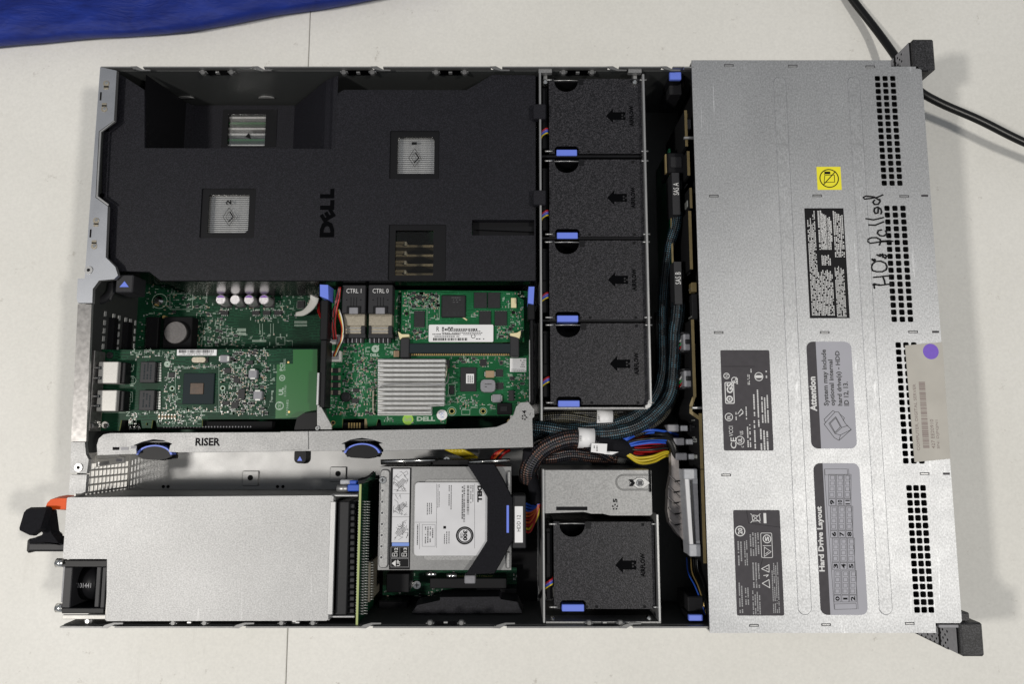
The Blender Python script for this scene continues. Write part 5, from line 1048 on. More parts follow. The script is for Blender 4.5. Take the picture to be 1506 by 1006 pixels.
# ------------------------------------------------------------------ FAN MODULES: one built, four copied
ZF = 79.0
FG = 'black fan modules in a row'
def fan():
    t = thing('fan_module', 876, 412, 3, 'x', 'fan', FG); a = RC(808, 353.5, 949, 470, ZF); cx, cy = (a[0] + a[2]) / 2, (a[1] + a[3]) / 2
    hx = (a[2] - a[0]) / 2; hy = (a[3] - a[1]) / 2
    sx = cx - hx + 22 * .513; r_ = 9.8; yt = cy + hy
    o = [(cx - hx, cy - hy), (cx - hx + 5, cy - hy)]
    lx0, lx1 = cx - hx + 4.4, cx - hx + 23.6
    ol = [(cx - hx, yt), (cx - hx, cy - hy), (lx0, cy - hy), (lx0, cy - hy + 4.6), (lx0 + 2, cy - hy + 6.2), (lx1 - 2, cy - hy + 6.2), (lx1, cy - hy + 4.6), (lx1, cy - hy), (cx + hx, cy - hy), (cx + hx, yt)]
    ol += [(lx0 + 9.6 + 9.7 * cos(pi * i / 12), yt - 2 - 9.2 * sin(pi * i / 12)) for i in range(13)]
    ol = ol[:10] + [(lx0 + 19.3, yt)] + ol[10:] + [(lx0 - .1, yt)]
    q = MB(); ar = (cx + 12, cy)
    arrow = [(cx + 8.3, cy), (cx + 14, cy + 6.1), (cx + 14, cy + 3.3), (cx + 24, cy + 3.3), (cx + 24, cy - 3.3), (cx + 14, cy - 3.3), (cx + 14, cy - 6.1)]
    q.prism(ol, ZF - 2, ZF, 'fan_plastic', [arrow], inset=0); lid = q.build('lid', t)
    q = MB(); q.prism([(x_ * 1 + 0, y_) for x_, y_ in arrow], ZF - 1.9, ZF - .7, 'gloss_black')
    for i in range(3):
        an = i * 2.1; q.cyl(cx + 22.2 + 1.3 * cos(an), cy + 1.3 * sin(an), .75, ZF - .7, ZF - .5, 'chip_black', seg=8)
    q.build('arrow', lid)
    q = MB(); q.text('AIRFLOW', cx + 27, cy - 8.6, cx + 30.6, cy + 8.6, ZF, 'gloss_black', 90, .04, .12, True); q.build('lettering', lid, kind='stuff')
    q = MB(); zt = ZF - 3; x0_, x1_ = cx - hx + 1, cx + hx - 1; y0_, y1_ = cy - hy + .6, yt - .6
    q.box(x0_, y1_ - 1.2, x1_, y1_, 6, ZF - 2.1, 'smooth_black'); q.box(x0_, y0_, lx0 - 1, y0_ + 1.2, 6, ZF - 2.1, 'smooth_black'); q.box(lx1 + 1, y0_, x1_, y0_ + 1.2, 6, ZF - 2.1, 'smooth_black'); q.box(x0_, y0_, x1_, y1_, 4, 60, 'gloss_black'); q.build('housing', t)
    q = MB(); q.box(lx0 + 1.4, cy - hy - 1.8, lx1 - 1.4, cy - hy + 3.2, 66, ZF + .4, 'blue_latch', .4); lt = q.build('latch', t)
    q = MB(); q.box(lx0, cy - hy - 1.6, lx1, cy - hy + 5.6, 64, 70, 'gloss_black'); q.build('latch_base', lt)
    q = MB(); q.tube([(lx0 - .4, yt - 1.4, ZF - .3), (lx0 + 9, yt - 1.2, ZF - .3), (lx1 - .2, yt - 1.4, ZF - .3)], .45, 'edge_steel', seg=6, smooth_n=1); q.build('spring_bar', t)
    for s_ in (-1, 1):
        for (xx, w_) in ((cx - hx - 3.5, 6.0), (cx + hx - 1.6, 5.6)):
            q = MB(); yy = cy + s_ * (hy - 1.5); q.tube([(xx, yy, ZF + 1), (xx + w_, yy, ZF + 1)], .7, 'edge_steel', seg=8, smooth_n=1); q.build('pin', t)
    for (dx, dy) in ((-hx + 1.5, -hy + 1.5), (-6, -hy + 1.5), (hx - 8, -hy + 1.5), (hx - 8, hy - 2), (-8 - hx + 32, -hy + 1.5)):
        q = MB(); q.box(cx + dx - 1, cy + dy - 1, cx + dx + 1, cy + dy + 1, ZF + .01, ZF + .06, 'ink'); q.build('notch', lid)
    q = MB(); q.prism([(cx - 13.5, yt - 5), (cx - 9.5, yt - 5), (cx - 9.5, yt - .3), (cx - 13.5, yt - .3)], ZF + .01, ZF + .35, 'smooth_black', inset=.25); q.build('lug', lid)
    q = MB(); q.box(cx - hx - 5.6, cy - hy + 6, cx - hx - .6, yt - 5, 10, 74, 'smooth_black', .6); q.box(cx - hx - 5.2, cy, cx - hx - 2.6, yt - 8, 74, 77, 'smooth_black', .4); q.build('frame', t); q = MB(); q.box(cx + hx + .4, cy - hy + 7, cx + hx + 3.4, yt - 9, 10, 75, 'smooth_black', .6); q.build('frame', t)
    for i, c in enumerate(('red', 'violet', 'blue', 'yellow')):
        q = MB(); yy = cy - hy + 20 - i * 1.25; q.tube([(cx - hx - 7.5, yy - 6, 60), (cx - hx - 6.4, yy - 2.2, 76), (cx - hx - 4, yy, 79.5 - i * .3), (cx - hx - 1, yy + 1.6, 77), (cx - hx - .8, yy + 2, 66)], .62, 'wire_' + c, seg=6); q.build('wire', t)
    q = MB(); q.tube([(cx - hx - 9, cy - hy + 3, 50), (cx - hx - 8.6, cy - hy + 8, 66), (cx - hx - 6.6, cy - hy + 13.5, 76)], 1.9, 'rubber_black', seg=8); q.build('sleeve', t)
    return t
f0 = fan(); bpy.context.view_layer.update(); fx, fy = P(878.5, 411.8, ZF)
labs = ['smooth-looking dark fan nearest the top edge of the server', 'black fan with an airflow arrow, second from the top edge', 'black fan with an airflow arrow, third from the top edge', 'black fan with an airflow arrow directly above the braided cables', 'black fan alone at the bottom beside the steel box marked 5']
for i, (u, v) in enumerate(((876, 170.5), (877.5, 291), None, (881, 535.5), (888.5, 831.5))) if False else enumerate([(876, 170.5), (877.5, 291), (878.5, 411.8), (881, 535.5), (888.5, 832)]):
    x, y = P(u, v, ZF)
    if i == 2: f0['label'] = labs[2]; continue
    c = copy_tree(f0, None, Vector(((x - fx) * .001, (y - fy) * .001, 0))); c['label'] = labs[i]; THINGS.append(c)
# ------------------------------------------------------------------ lower bracket with the steel box marked 5
LBK = thing('steel_bay_box', 880, 723, 3, 'pale steel box stamped with a 5 between the braided cables and the bottom fan', 'bracket')
a = RC(799, 690, 960, 757, 83)
q = MB(); q.prism([(a[0], a[1] + 1), (a[0] + 1, a[1]), (a[0] + 30, a[1] + 1), (a[0] + 36, a[1] - .3), (a[0] + 44, a[1] - .3), (a[0] + 50, a[1] - 1.6), (a[2] - 2, a[1] - 1.6), (a[2], a[1]), (a[2], a[3] - 1), (a[2] - 1, a[3]), (a[0] + 1, a[3]), (a[0], a[3] - 1)], 8, 83, 'bracket_steel', side='edge_steel', inset=.9)
LBX = q.build('box', LBK)
q = MB(); b_ = RC(905, 697.5, 958, 722, 83); yc = (b_[1] + b_[3]) / 2; rr_ = (b_[3] - b_[1]) / 2
st = [(b_[0] + rr_ - rr_ * sin(pi * i / 12), yc + rr_ * cos(pi * i / 12)) for i in range(13)]; inn = [(b_[0] + rr_ - (rr_ - 1.3) * sin(pi * i / 12), yc + (rr_ - 1.3) * cos(pi * i / 12)) for i in range(13)]
q.prism(st + [(b_[2], yc - rr_), (b_[2], yc - rr_ + 1.3)] + inn[::-1] + [(b_[2], yc + rr_ - 1.3), (b_[2], yc + rr_)], 83.01, 83.5, 'rim_steel', inset=.25, cap0=False); q.build('pressed_rim', LBX)
x, y = P(941, 710.5, 83.5); q = MB(); q.prism([(x - 8, y), (x - 2, y + 4.2), (x + 3, y + 4.2), (x + 8, y), (x + 3, y - 4.2), (x - 2, y - 4.2)], 83.02, 84, 'edge_steel', inset=.5); q.cyl(x, y, 2.8, 84, 85, 'chrome', seg=16, inset=.5); q.box(x - 1.6, y - 1.6, x + 1.6, y + 1.6, 85, 85.1, 'ink_grey'); q.prism([(x - 8, y + 2.5), (x - 5.5, y + 2.5), (x - 3.5, y), (x - 5.5, y - 2.5), (x - 8, y - 2.5), (x - 6.5, y)], 83.6, 84.1, 'ink'); q.build('fastener', LBX)
q = MB(); q.bx(818, 745.5, 864, 751, 83.02, 83.1, 'matte_black'); q.bx(955, 690, 957.5, 724, 83.02, 84.2, 'gloss_black'); q.build('slot', LBX)
q = MB(); q.text('5', 901.5, 733.5, 908, 739.5, 83, 'ink', 90, .04); x4, y4 = P(904.5, 746, 83)
for i in range(5): an = i * 2 * pi / 5 + .3; q.prism([(x4 + .6 * cos(an), y4 + .6 * sin(an)), (x4 + 2.4 * cos(an - .35), y4 + 2.4 * sin(an - .35)), (x4 + 2.4 * cos(an + .35), y4 + 2.4 * sin(an + .35))], 83.02, 83.08, 'ink', cap0=False)
q.build('printed_mark', LBX, kind='stuff')
rail(796, 690, 803.5, 917, 1.6, LBK); rail(964.5, 757, 973, 915, 1.8, LBK, zt=85)
q = MB(); yy = P(880, 916, 80)[1]; q.box(P(803, 916, 80)[0], yy - .6, P(972, 916, 80)[0], yy + .6, 60, 80, 'bracket_steel'); q.build('foot_flange', LBK)
q = MB(); q.cp(955, 911, 3.2, 76, 82, 'chrome', seg=12, inset=.8); q.cp(813, 912, 3, 70, 76, 'chrome', seg=12, inset=.8); q.build('guide_pin', LBK, kind='stuff')
# ------------------------------------------------------------------ POWER SUPPLY
PS = thing('power_supply', 290, 820, 3, 'long plain galvanised power supply at the lower left of the server', 'power supply')
ZP = 84.0
pso = [(98, 733), (100, 731.5), (488, 728.5), (491, 731), (483, 912), (480, 914), (156, 914.5), (157, 823), (93.5, 823), (92, 820)]
q = MB(); q.pp(pso, ZP - .9, ZP, 'supply_steel', side='edge_steel', inset=.25); q.build('top_cover', PS)
a = RC(96, 734, 487, 912, ZP); yN = P(300, 731, ZP)[1]; ySo = P(300, 914, ZP)[1]; xL2 = P(96, 780, ZP)[0]; xR2 = P(486.5, 820, ZP)[0]; xcut = P(156.5, 868, ZP)[0]; ycut = P(120, 823, ZP)[1]
q = MB(); q.box(xL2 + .3, ycut, xR2, yN - .3, 3.5, ZP - 1, 'supply_steel'); q.box(xcut, ySo + .4, xR2, ycut - .001, 3.5, ZP - 1, 'supply_steel'); q.build('case', PS)
q = MB(); q.bx(91, 905, 156, 911.5, ZP - 3, ZP - 1, 'port_steel', .4); q.bx(157, 826, 160, 904, ZP - 2, ZP - .8, 'port_steel', .3); q.build('lower_lip', PS)
for u_ in (128, 433):
    q = MB(); q.cp(u_, 914.5, 6, ZP - 8, ZP - 4, 'edge_steel', seg=20, inset=1.5); q.build('foot_bump', PS)
q = MB(); a = RC(93, 824.5, 155, 903, 81); q.box(a[0], a[3] - 5, a[2], a[3], 4, 81, 'smooth_black', .5); q.box(a[0], a[1], a[2], a[1] + 4, 4, 81, 'smooth_black', .5); q.box(a[0], a[1] + 4, a[0] + 6, a[3] - 5, 4, 81.2, 'plug_black', .5); q.box(a[2] - 3, a[1] + 4, a[2], a[3] - 5, 4, 81, 'plug_black', .4); q.box(a[2] - 8.5, a[1] + 4, a[2] - 5, a[3] - 5, 4, 79, 'plug_black', .5)
fo = q.build('fan_frame', PS)
q = MB(); xx = (a[0] + a[2]) / 2 - 1; q.tube([(a[0] + 6, (a[1] + a[3]) / 2, 60), (a[2] - 8.5, (a[1] + a[3]) / 2, 60)], 13.5, 'smooth_black', seg=28, smooth_n=1); q.box(a[0] + 6, a[1] + 4, a[2] - 8, a[3] - 5, 30, 48, 'matte_black'); q.build('fan_hub', fo)
q = MB(); q.text('7101441', 110, 858, 134, 865, 74.2, 'grey_plastic', 0, 0, .2); q.build('lettering', fo, kind='stuff')
for v in (827.5, 893.5):
    q = MB(); x, y = P(90, v, 70); q.tube([(x - 2, y, 72), (x + 4, y, 72)], 3.4, 'chrome', seg=14, smooth_n=1); q.build('rivet', PS)
q = MB(); x, y = P(92.5, 860, 78); q.box(x - .8, y - 13, x + 1, y + 13, 40, 78, 'grey_plastic', .4); q.build('finger_guard', PS)
q = MB(); q.bx(483, 738, 491.5, 905, ZP - 2, ZP + .3, 'edge_steel', .4); q.build('end_flange', PS)
q = MB(); xx, yy = P(80, 741, 80); q.prism([(xx - 8, yy - 5), (xx - 7, yy + 1), (xx - 4, yy + 4.4), (xx + 2, yy + 5.5), (xx + 11, yy + 5), (xx + 11, yy - 5.4), (xx + 2, yy - 6)], 68, 80, 'orange_latch', inset=1.6); q.build('release_latch', PS, 'orange plastic release latch')
q = MB(); q.bx(40, 797, 108, 812, 55, 64, 'smooth_black', 1.4); q.bx(42, 800, 95, 810, 64, 64.6, 'plug_black', .6); q.bx(38, 793, 46, 814, 20, 60, 'smooth_black', 1.5); q.build('handle', PS)
t = thing('strap_loop', 60, 770, 60, 'black woven hook-and-loop strap wrapped on the power supply handle', 'strap')
def band(pts, w0, w1, mat, dirn, th=1.4):
    q = MB(); n = len(pts)
    for i, p in enumerate(pts):
        d = Vector(dirn[i]).normalized(); w_ = w0 + (w1 - w0) * i / (n - 1); c = Vector(p); e0 = c - d * w_ / 2; e1 = c + d * w_ / 2
        for e in (e0, e1): q.v.append((e.x, e.y, e.z))
        for e in (e0, e1): q.v.append((e.x, e.y, e.z - th))
    for i in range(n - 1):
        k = 4 * i; q.face((k, k + 1, k + 5, k + 4), mat); q.face((k + 3, k + 2, k + 6, k + 7), mat); q.face((k + 1, k + 3, k + 7, k + 5), mat); q.face((k + 2, k, k + 4, k + 6), mat)
    q.face((2, 3, 1, 0), mat); k = 4 * (n - 1); q.face((k, k + 1, k + 3, k + 2), mat)
    return q
p = [(*P(70, 748, 92), 92), (*P(62, 749, 92), 92), (*P(52, 760, 91), 91), (*P(40, 777, 88), 88), (*P(34, 784, 83), 83)]
def fold(z): return P(0, 0, z)
q = MB()
top = [(38, 747.5), (66, 747), (70, 749), (61, 779), (46, 789.5), (43, 790), (27, 782), (26, 777), (33, 753)]
q.pp(top, 84, 90, 'strap_black', inset=1.2); q.build('fold', t)
q = MB(); q.pp([(66, 749), (74, 752), (78, 783), (90, 800), (95, 801), (92, 803), (58, 800), (54, 797), (60, 785), (56, 780)], 68, 76, 'strap_black', inset=1.5); q.build('band', t)
q = MB(); q.pp([(40, 799), (48, 791), (60, 787), (90, 790), (94, 799), (60, 800)], 65, 70, 'strap_black', inset=.8); q.build('tail', t)
# ------------------------------------------------------------------ POWER INTERPOSER BOARD
PB = thing('power_board', 512, 815, 3, 'upright green board with a long black connector at the inner end of the power supply', 'circuit board')
q = MB(); q.bx(495, 738, 511.5, 905, 20, 80, 'chip_black', .6); q.build('connector_body', PB)
q = MB(); q.bx(512.5, 738, 522, 906, 20, 74, 'smooth_black', .4); q.build('connector_body', PB)
for i in range(18):
    q = MB(); v0 = 741 + i * 9.1; q.bx(514, v0, 521.5, v0 + 7.2, 74, 77.5, 'chip_black', .6); q.build('blade_cell', PB)
q = MB(); q.bx(485, 727.5, 527, 731, 70, 82, 'edge_steel', .5); q.bx(484, 731, 493, 737, 70, 80, 'edge_steel', .5); q.bx(479, 906, 522, 909.5, 70, 80, 'edge_steel', .5); q.bx(478, 902, 487, 907, 72, 81, 'edge_steel', .5); q.build('retainer', PB)
q = MB(); x = P(527.5, 815, 82)[0]; q.box(x - .9, P(0, 921, 82)[1], x + .9, P(0, 712, 82)[1], 6, 82, 'board_green', 0); q.box(x - .8, P(0, 920.5, 82)[1], x + .8, P(0, 712.5, 82)[1], 82.0, 82.3, 'board_edge_green'); q.build('board', PB)
q = MB()
for i in range(42):
    y = P(0, 738 + i * 4.05, 78)[1]
    for dx, z_ in ((2.2, 76), (4.8, 74)): q.tube([(x + .8, y, z_), (x + dx + 1.2, y - .6, z_ - .6)], .42, 'solder', seg=5, smooth_n=1)
    q.box(x - 2.4, y - .4, x - .9, y + .4, 74, 76, 'solder')
q.build('pin_row', PB, kind='stuff')
q = MB(); q.bx(511, 713, 531, 723, 70, 80, 'deep_blue', .6); q.bx(514, 707, 524, 713, 70, 77, 'deep_blue', .5); q.build('blue_clip', PB); q = MB(); x_, y_ = P(495, 719, 78); q.tube([(x_, y_, 76), (x_ + 9, y_, 76)], 2.6, 'edge_steel', seg=14, smooth_n=1); q.bx(500, 706, 520, 713, 66, 74, 'pale_grey_plastic', .6); q.build('roller', PB)
q = MB(); x2 = P(541, 870, 50)[0]; q.box(x2, P(0, 886, 50)[1], x2 + 1.6, P(0, 826, 50)[1], 8, 50, 'connector_shell')
for i in range(15):
    y = P(0, 828 + i * 3.9, 50)[1]; q.tube([(x2 + 1, y, 49), (x2 + 4, y, 48)], .5, 'solder', seg=5, smooth_n=1)
q.build('rear_socket', PB)
q = MB(); q.tp([(527, 706, 60), (540, 702, 60), (550, 694, 60)], .8, 'smooth_black', seg=6); q.pp([(532, 713), (552, 694), (552, 705), (535, 722)], 40, 42, 'board_green'); q.build('board_arm', PB)
# ------------------------------------------------------------------ HARD DRIVE IN ITS TRAY
TR = thing('drive_tray', 650, 760, 20, 'steel drive tray with an instruction strip and a black hinged handle', 'drive tray')
ZD = 76.0
q = MB(); a = RC(556.5, 686, 752.5, 839.5, ZD); dc = RC(606, 702, 715, 824, ZD)
q.prism([(a[0], a[1]), (a[2], a[1]), (a[2], a[3]), (a[0], a[3])], 30, ZD, 'drive_steel', side='edge_steel', inset=.5); tray = q.build('tray_body', TR)
q = MB(); a2 = RC(557, 690, 573, 836, ZD); q.prism(rrect(a2[0] + .5, a2[1], a2[2], a2[3], 3, 4), ZD + .02, ZD + 1.8, 'bracket_steel', inset=.9); sr = q.build('side_rib', TR)
for i in range(7):
    q = MB(); v = 722 + i * 16.4; u = 562.5 - i * .3; q.cp(u, v, 3.0, ZD + 1.8, ZD + 2.1, 'edge_steel', seg=12); q.cp(u, v, 1.8, ZD + 2.1, ZD + 2.2, 'ink_grey', seg=10); q.build('dimple', sr)
screw(562.5, 706.5, 5.5, ZD + 1.8, TR)
q = MB(); a3 = RC(573.5, 688, 604, 838, ZD); q.box(*a3, ZD + .02, ZD + .25, 'label_black'); zL = ZD + .27
q.bx(577, 690, 602, 798, ZD + .25, zL, 'label_silver'); zz = zL + .03
q.sheet(576.5, 798.5, 601.5, 803.5, zL, 'print_blue'); q.strokes([[(577, 726.5), (602, 726.5)], [(577, 760.5), (602, 760.5)]], zL + .04, .2, 'ink_grey')
rnd = random.Random(5)
for cy_ in (708, 743, 779):                                  # line drawings of the three steps
    for k in range(15):
        u = 589 + rnd.uniform(-9, 9); v = cy_ + rnd.uniform(-13, 13); l = [(u, v)]
        for j in range(3): u = min(600, max(578.5, u + rnd.uniform(-6, 6))); v = min(cy_ + 15, max(cy_ - 15, v + rnd.uniform(-6, 6))); l.append((u, v))
        q.strokes([l], zL + .02, .22, 'ink_grey')
    for k in range(5): q.strokes([[(581 + k * 1.5, cy_ + 6 + k), (593 + k * 1.2, cy_ - 4 + k)]], zL + .05, .32, 'ink_grey')
q.strokes([[(575, 805), (601, 805), (601, 820.5), (575, 820.5), (575, 805)], [(588, 805), (588, 820.5)], [(575, 822), (601, 822), (601, 834.5), (575, 834.5), (575, 822)]], zL, .22, 'print_grey')
q.text('12', 580, 806, 585, 812, zL, 'print_white', 90, .02); q.text('13', 593.5, 806, 598.5, 812, zL, 'print_white', 90, .02)
for u in (577, 591): q.strokes([[(u, 814), (u + 7, 814), (u + 7, 818.5), (u, 818.5), (u, 814)], [(u + 3, 814), (u + 3, 818.5)]], zL, .35, 'print_white')
x, y = P(580, 829, zL); q.prism([(x - 2, y), (x + 1, y + 2.4), (x + 1, y - 2.4)], zL, zL + .05, 'print_white', cap0=False); q.text('UP', 583.5, 824, 588.5, 833, zL, 'print_white', 90, .02); q.build('instruction_strip', TR)
HD = thing('hard_drive', 660, 763, 40, 'silver 300 GB hard drive with a white Dell data label in the steel tray', 'hard drive')
q = MB(); a = RC(612, 704, 726, 826, ZD + 2); q.prism(rrect(a[0] + 5, a[1], a[2], a[3], 4, 4), ZD - 10, ZD + 1.2, 'bracket_steel', inset=.8)
b2 = RC(608.5, 709, 722, 819, ZD + 3); q.prism(rrect(*b2, 3, 5), ZD + 1.21, ZD + 2.8, 'edge_steel', inset=.4); q.build('casing', HD)
ZL = ZD + 3.0; c2 = RC(610, 710, 721, 817.5, ZL); q = MB(); q.prism(rrect(*c2, 2.6, 5), ZD + 2.81, ZL, 'label_silver', cap0=False)
q.text('DELL', 702, 714.5, 709, 739, ZL, 'ink', -90, .07, .1); q.rp(683.5, 788, 9.0, 13, ZL, ZL + .06, 'ink', seg=36); q.rp(683.5, 788, 10.4, 10.9, ZL + .06, ZL + .09, 'print_grey', seg=36); q.text('300', 681, 780.5, 687.5, 795.5, ZL, 'ink', -90, .05); q.text('GB', 677, 784, 680.5, 792, ZL, 'ink', -90)
q.strokes([[(642, 712), (642, 769)], [(642, 769), (642, 806)], [(610, 768.5), (642, 768.5)], [(617, 770), (617, 808)], [(621, 772), (640, 772), (640, 804), (621, 804), (621, 772)], [(698, 712), (698, 807)]], ZL, .2, 'ink_grey')
micro(q, 643, 713, 647, 751, ZL, 'ink_grey', 2, -90, .8, .35, 1.4); micro(q, 627, 740, 636, 758, ZL, 'ink_grey', 3, -90, .8, .4, 1.4); micro(q, 659, 714, 665, 749, ZL, 'ink_grey', 2, -90, .8, .4, 1.4); micro(q, 678, 714, 682, 767, ZL, 'ink_grey', 1, -90, .8, .5, 1.4); barcode(q, 681.5, 714, 684, 768, ZL, 'ink_grey'); barcode(q, 686.5, 714, 690, 757, ZL, 'ink_grey'); micro(q, 691, 714, 697, 740, ZL, 'ink_grey', 2, -90, .8, .4, 1.4); micro(q, 624, 775, 638, 800, ZL, 'ink_grey', 4, -90, .8, .45, 1.6); micro(q, 612, 772, 616, 806, ZL, 'ink_grey', 1, -90, .8, .4, 1.4); micro(q, 652, 782, 662, 800, ZL, 'ink_grey', 3, -90, .8, .35, 1.6)
q.sheet(652, 774, 656, 778, ZL, 'ink'); q.build('data_label', HD)
q = MB(); q.pp([(686, 682), (727, 682), (740, 704), (752.5, 730), (754.5, 732), (754.5, 796), (752, 800), (735, 832), (727, 845), (684, 846), (694, 832), (716, 797), (716.5, 732), (702, 707)], ZD + 4, ZD + 7, 'strap_black', inset=.8); hnd = q.build('handle_band', TR, 'black curved plastic handle with a blue line')
q = MB(); q.bx(745, 743.5, 748.5, 784, ZD + 7, ZD + 7.25, 'blue_latch', .1); q.build('blue_line', hnd)
q = MB(); q.bx(683, 847, 699, 859, 50, 62, 'grey_plastic', .6); q.build('latch_end', TR)
q = MB(); x_, y_ = P(560, 679, 70); q.tube([(x_, y_, 70), (*P(640, 677, 70), 70)], 1.5, 'chrome', seg=10, smooth_n=1); q.tp([(690, 680, 70), (750, 677, 70)], 1.5, 'chrome', seg=10, smooth_n=1); q.bx(560, 677, 634, 684, 50, 66, 'smooth_black', .5); q.bx(636, 676, 690, 685, 50, 68, 'smooth_black', .5); q.build('hinge_rod', TR)
screw(657, 677, 5.5, 64, TR); screw(531, 661, 4, 60, RS) if False else None
q = MB(); q.bx(746, 693, 751.5, 727, ZD + .1, ZD + 3, 'bracket_steel', .8); q.bx(744, 812, 750.5, 837, ZD + .1, ZD + 2, 'bracket_steel', .8); q.build('end_clip', TR)
for u, v in ((664, 847), (634, 845)):
    q = MB(); x_, y_ = P(u, v, 60); q.tube([(x_ - 4, y_, 60), (x_ + 4, y_, 60)], 1.6, 'chrome', seg=10, smooth_n=1); q.build('rivet', TR)
# connector with its handwritten tag and coloured wires
DC = thing('drive_cable', 765, 768, 40, 'black connector tagged HDD 12 with red, blue and yellow wires', 'cable')
q = MB(); q.bx(753.5, 729, 773.5, 807, 50, 80, 'chip_black', .7); q.build('connector', DC)
q = MB(); q.bx(757, 745, 769, 798.5, 80, 80.2, 'label_white', .1); q.text('HDD 12', 760, 758, 765.5, 782, 80.2, 'ink', 90); q.build('tag', DC)
rnd = random.Random(3)
for i, c in enumerate(('blue', 'blue', 'blue', 'orange', 'orange', 'red', 'orange', 'red', 'yellow', 'red')):
    vv = 741 + i * 4.6; q = MB(); q.tp([(773, vv, 62), (780, vv + (2 if i < 3 else -1), 64), (789 + (i % 3), 752 - (6 - i) * 1.2 + (i > 6) * 4, 66), (792 + i % 2, 738 - (i < 3) * 2, 66), (789 + i * .3, 722, 62), (786 + i * .3, 700, 58), (783, 685, 56)], .95, 'wire_' + c, seg=6); q.build('wire', DC)
q = MB(); q.tp([(789, 742, 66), (786, 720, 64), (781, 700, 66), (777, 680, 70), (778, 662, 74)], 4.6, 'strap_black', seg=12, flat=.8); q.build('taped_sleeve', DC)
# small dark things below the tray
SB = thing('tray_board', 640, 865, 20, 'dark green circuit board with a screw below the drive tray', 'circuit board')
q = MB(); a = RC(560, 838, 760, 880, 24); q.box(*a, 12, 14, 'board_green'); q.build('board', SB); screw(613, 861, 6.5, 14, SB)
q = MB(); scatter(q, 565, 845, 760, 878, 14, 90, [(603, 850, 624, 872)], .3, .2); 
for i in range(22): q.bx(668 + i * 2.6, 848, 669.4 + i * 2.6, 850, 22, 26, 'gold')
q.bx(632, 851, 745, 866, 14, 34, 'smooth_black', .5); q.bx(700, 866, 760, 874, 14, 30, 'smooth_black', .5); q.build('surface_parts', SB, kind='stuff')
q = MB(); q.bx(568, 844, 602, 872, 14, 40, 'smooth_black', .6); q.build('connector', SB)
BF = thing('air_baffle', 690, 897, 3, 'black textured plastic block against the bottom wall under the drive tray', 'baffle')
q = MB(); q.pp([(612, 889), (645, 882), (646, 877), (735, 876), (738, 880), (762, 884), (770, 901), (768, 904.5), (625, 905.5), (606, 904.5), (604, 901)], 30, 52, 'shroud_plastic', inset=1.2); q.build('body', BF); q = MB(); q.bx(620, 893, 766, 900.5, 10, 38, 'shroud_plastic', 1); q.build('step', BF)
q = MB(); q.bx(556, 884, 600, 897, 10, 30, 'smooth_black', 1); q.build('foot', BF)
q = MB(); q.box(P(545, 850, 4)[0], YB + 2, P(790, 850, 4)[0], P(0, 700, 4)[1], 2.6, 6, 'matte_black'); q.build('floor_insulator', CH)
# fan lead near the bottom fan, light sheet loop
# ------------------------------------------------------------------ BACKPLANE, PLUGS AND CABLES AT RIGHT
BP = thing('backplane', 1025, 520, 3, 'tall drive backplane board whose tan edge shows beside the perforated cover', 'circuit board')
def edgeb(u, v0, v1, w_=1.9, zt=78):
    x = P(u, (v0 + v1) / 2, zt)[0]; q = MB(); q.box(x - w_ / 2, P(0, v1, zt)[1], x + w_ / 2, P(0, v0, zt)[1], 6, zt, 'matte_black'); q.box(x - w_ / 2 + .05, P(0, v1, zt)[1] + .05, x + w_ / 2 - .05, P(0, v0, zt)[1] - .05, zt + .002, zt + .35, 'board_edge'); return q.build('board_section', BP)
edgeb(1009, 162, 215, 2.2); edgeb(1012.5, 222, 258, 2.2); edgeb(1016, 276, 306, 2.0); edgeb(1015.5, 310, 396, 2.4); edgeb(1020, 470, 584, 2.4); edgeb(1031, 608, 690, 2.4); edgeb(1034.5, 691, 829, 2.4)
q = MB(); q.pp([(1018, 584), (1023, 584), (1019, 597), (1018, 605), (1028, 612), (1028, 618), (1014, 608), (1014, 596)], 20, 78, 'board_edge', side='matte_black'); q.build('board_section', BP)
xb_ = P(1012, 300, 60)[0]
for u, v, w_, h_, m2, z_ in ((1011, 182, 5, 7, 'grey_plastic', 74), (1009, 169, 3, 3, 'gold', 70), (1021, 422, 4, 7, 'board_edge', 70), (1022, 452, 4, 20, 'chip_black', 72), (1013, 299, 2.5, 5, 'solder', 72), (1020, 510, 3, 5, 'cream_plastic', 66), (1018, 536, 3, 4, 'cream_plastic', 66), (1026, 648, 3, 3, 'solder', 70), (1027, 672, 3, 3, 'solder', 70), (1032, 720, 2, 3, 'gold', 74), (1032, 744, 2, 3, 'gold', 74)):
    q = MB(); q.bx(u - w_, v - h_, u + w_, v + h_, z_ - 8, z_, m2, .4); q.build('component', BP)
if False: pass
q = MB()
for i in range(60): v = 170 + rnd.random() * 640; u = 1007 + (v - 170) * .03 + rnd.random() * 2; q.bx(u, v, u + 1, v + 2, 60, 66 + rnd.random() * 6, rnd.choice(('solder', 'connector_shell', 'chip_black', 'chip_black')))
q.build('surface_parts', BP, kind='stuff')
q = MB(); xg = P(983, 300, 50)[0]; q.box(xg - .8, P(0, 400, 50)[1], xg + .8, P(0, 225, 50)[1], 6, 60, 'board_green'); q.box(xg - .75, P(0, 399, 60)[1], xg + .75, P(0, 228, 60)[1], 60, 60.3, 'board_edge'); q.build('daughter_board', BP)
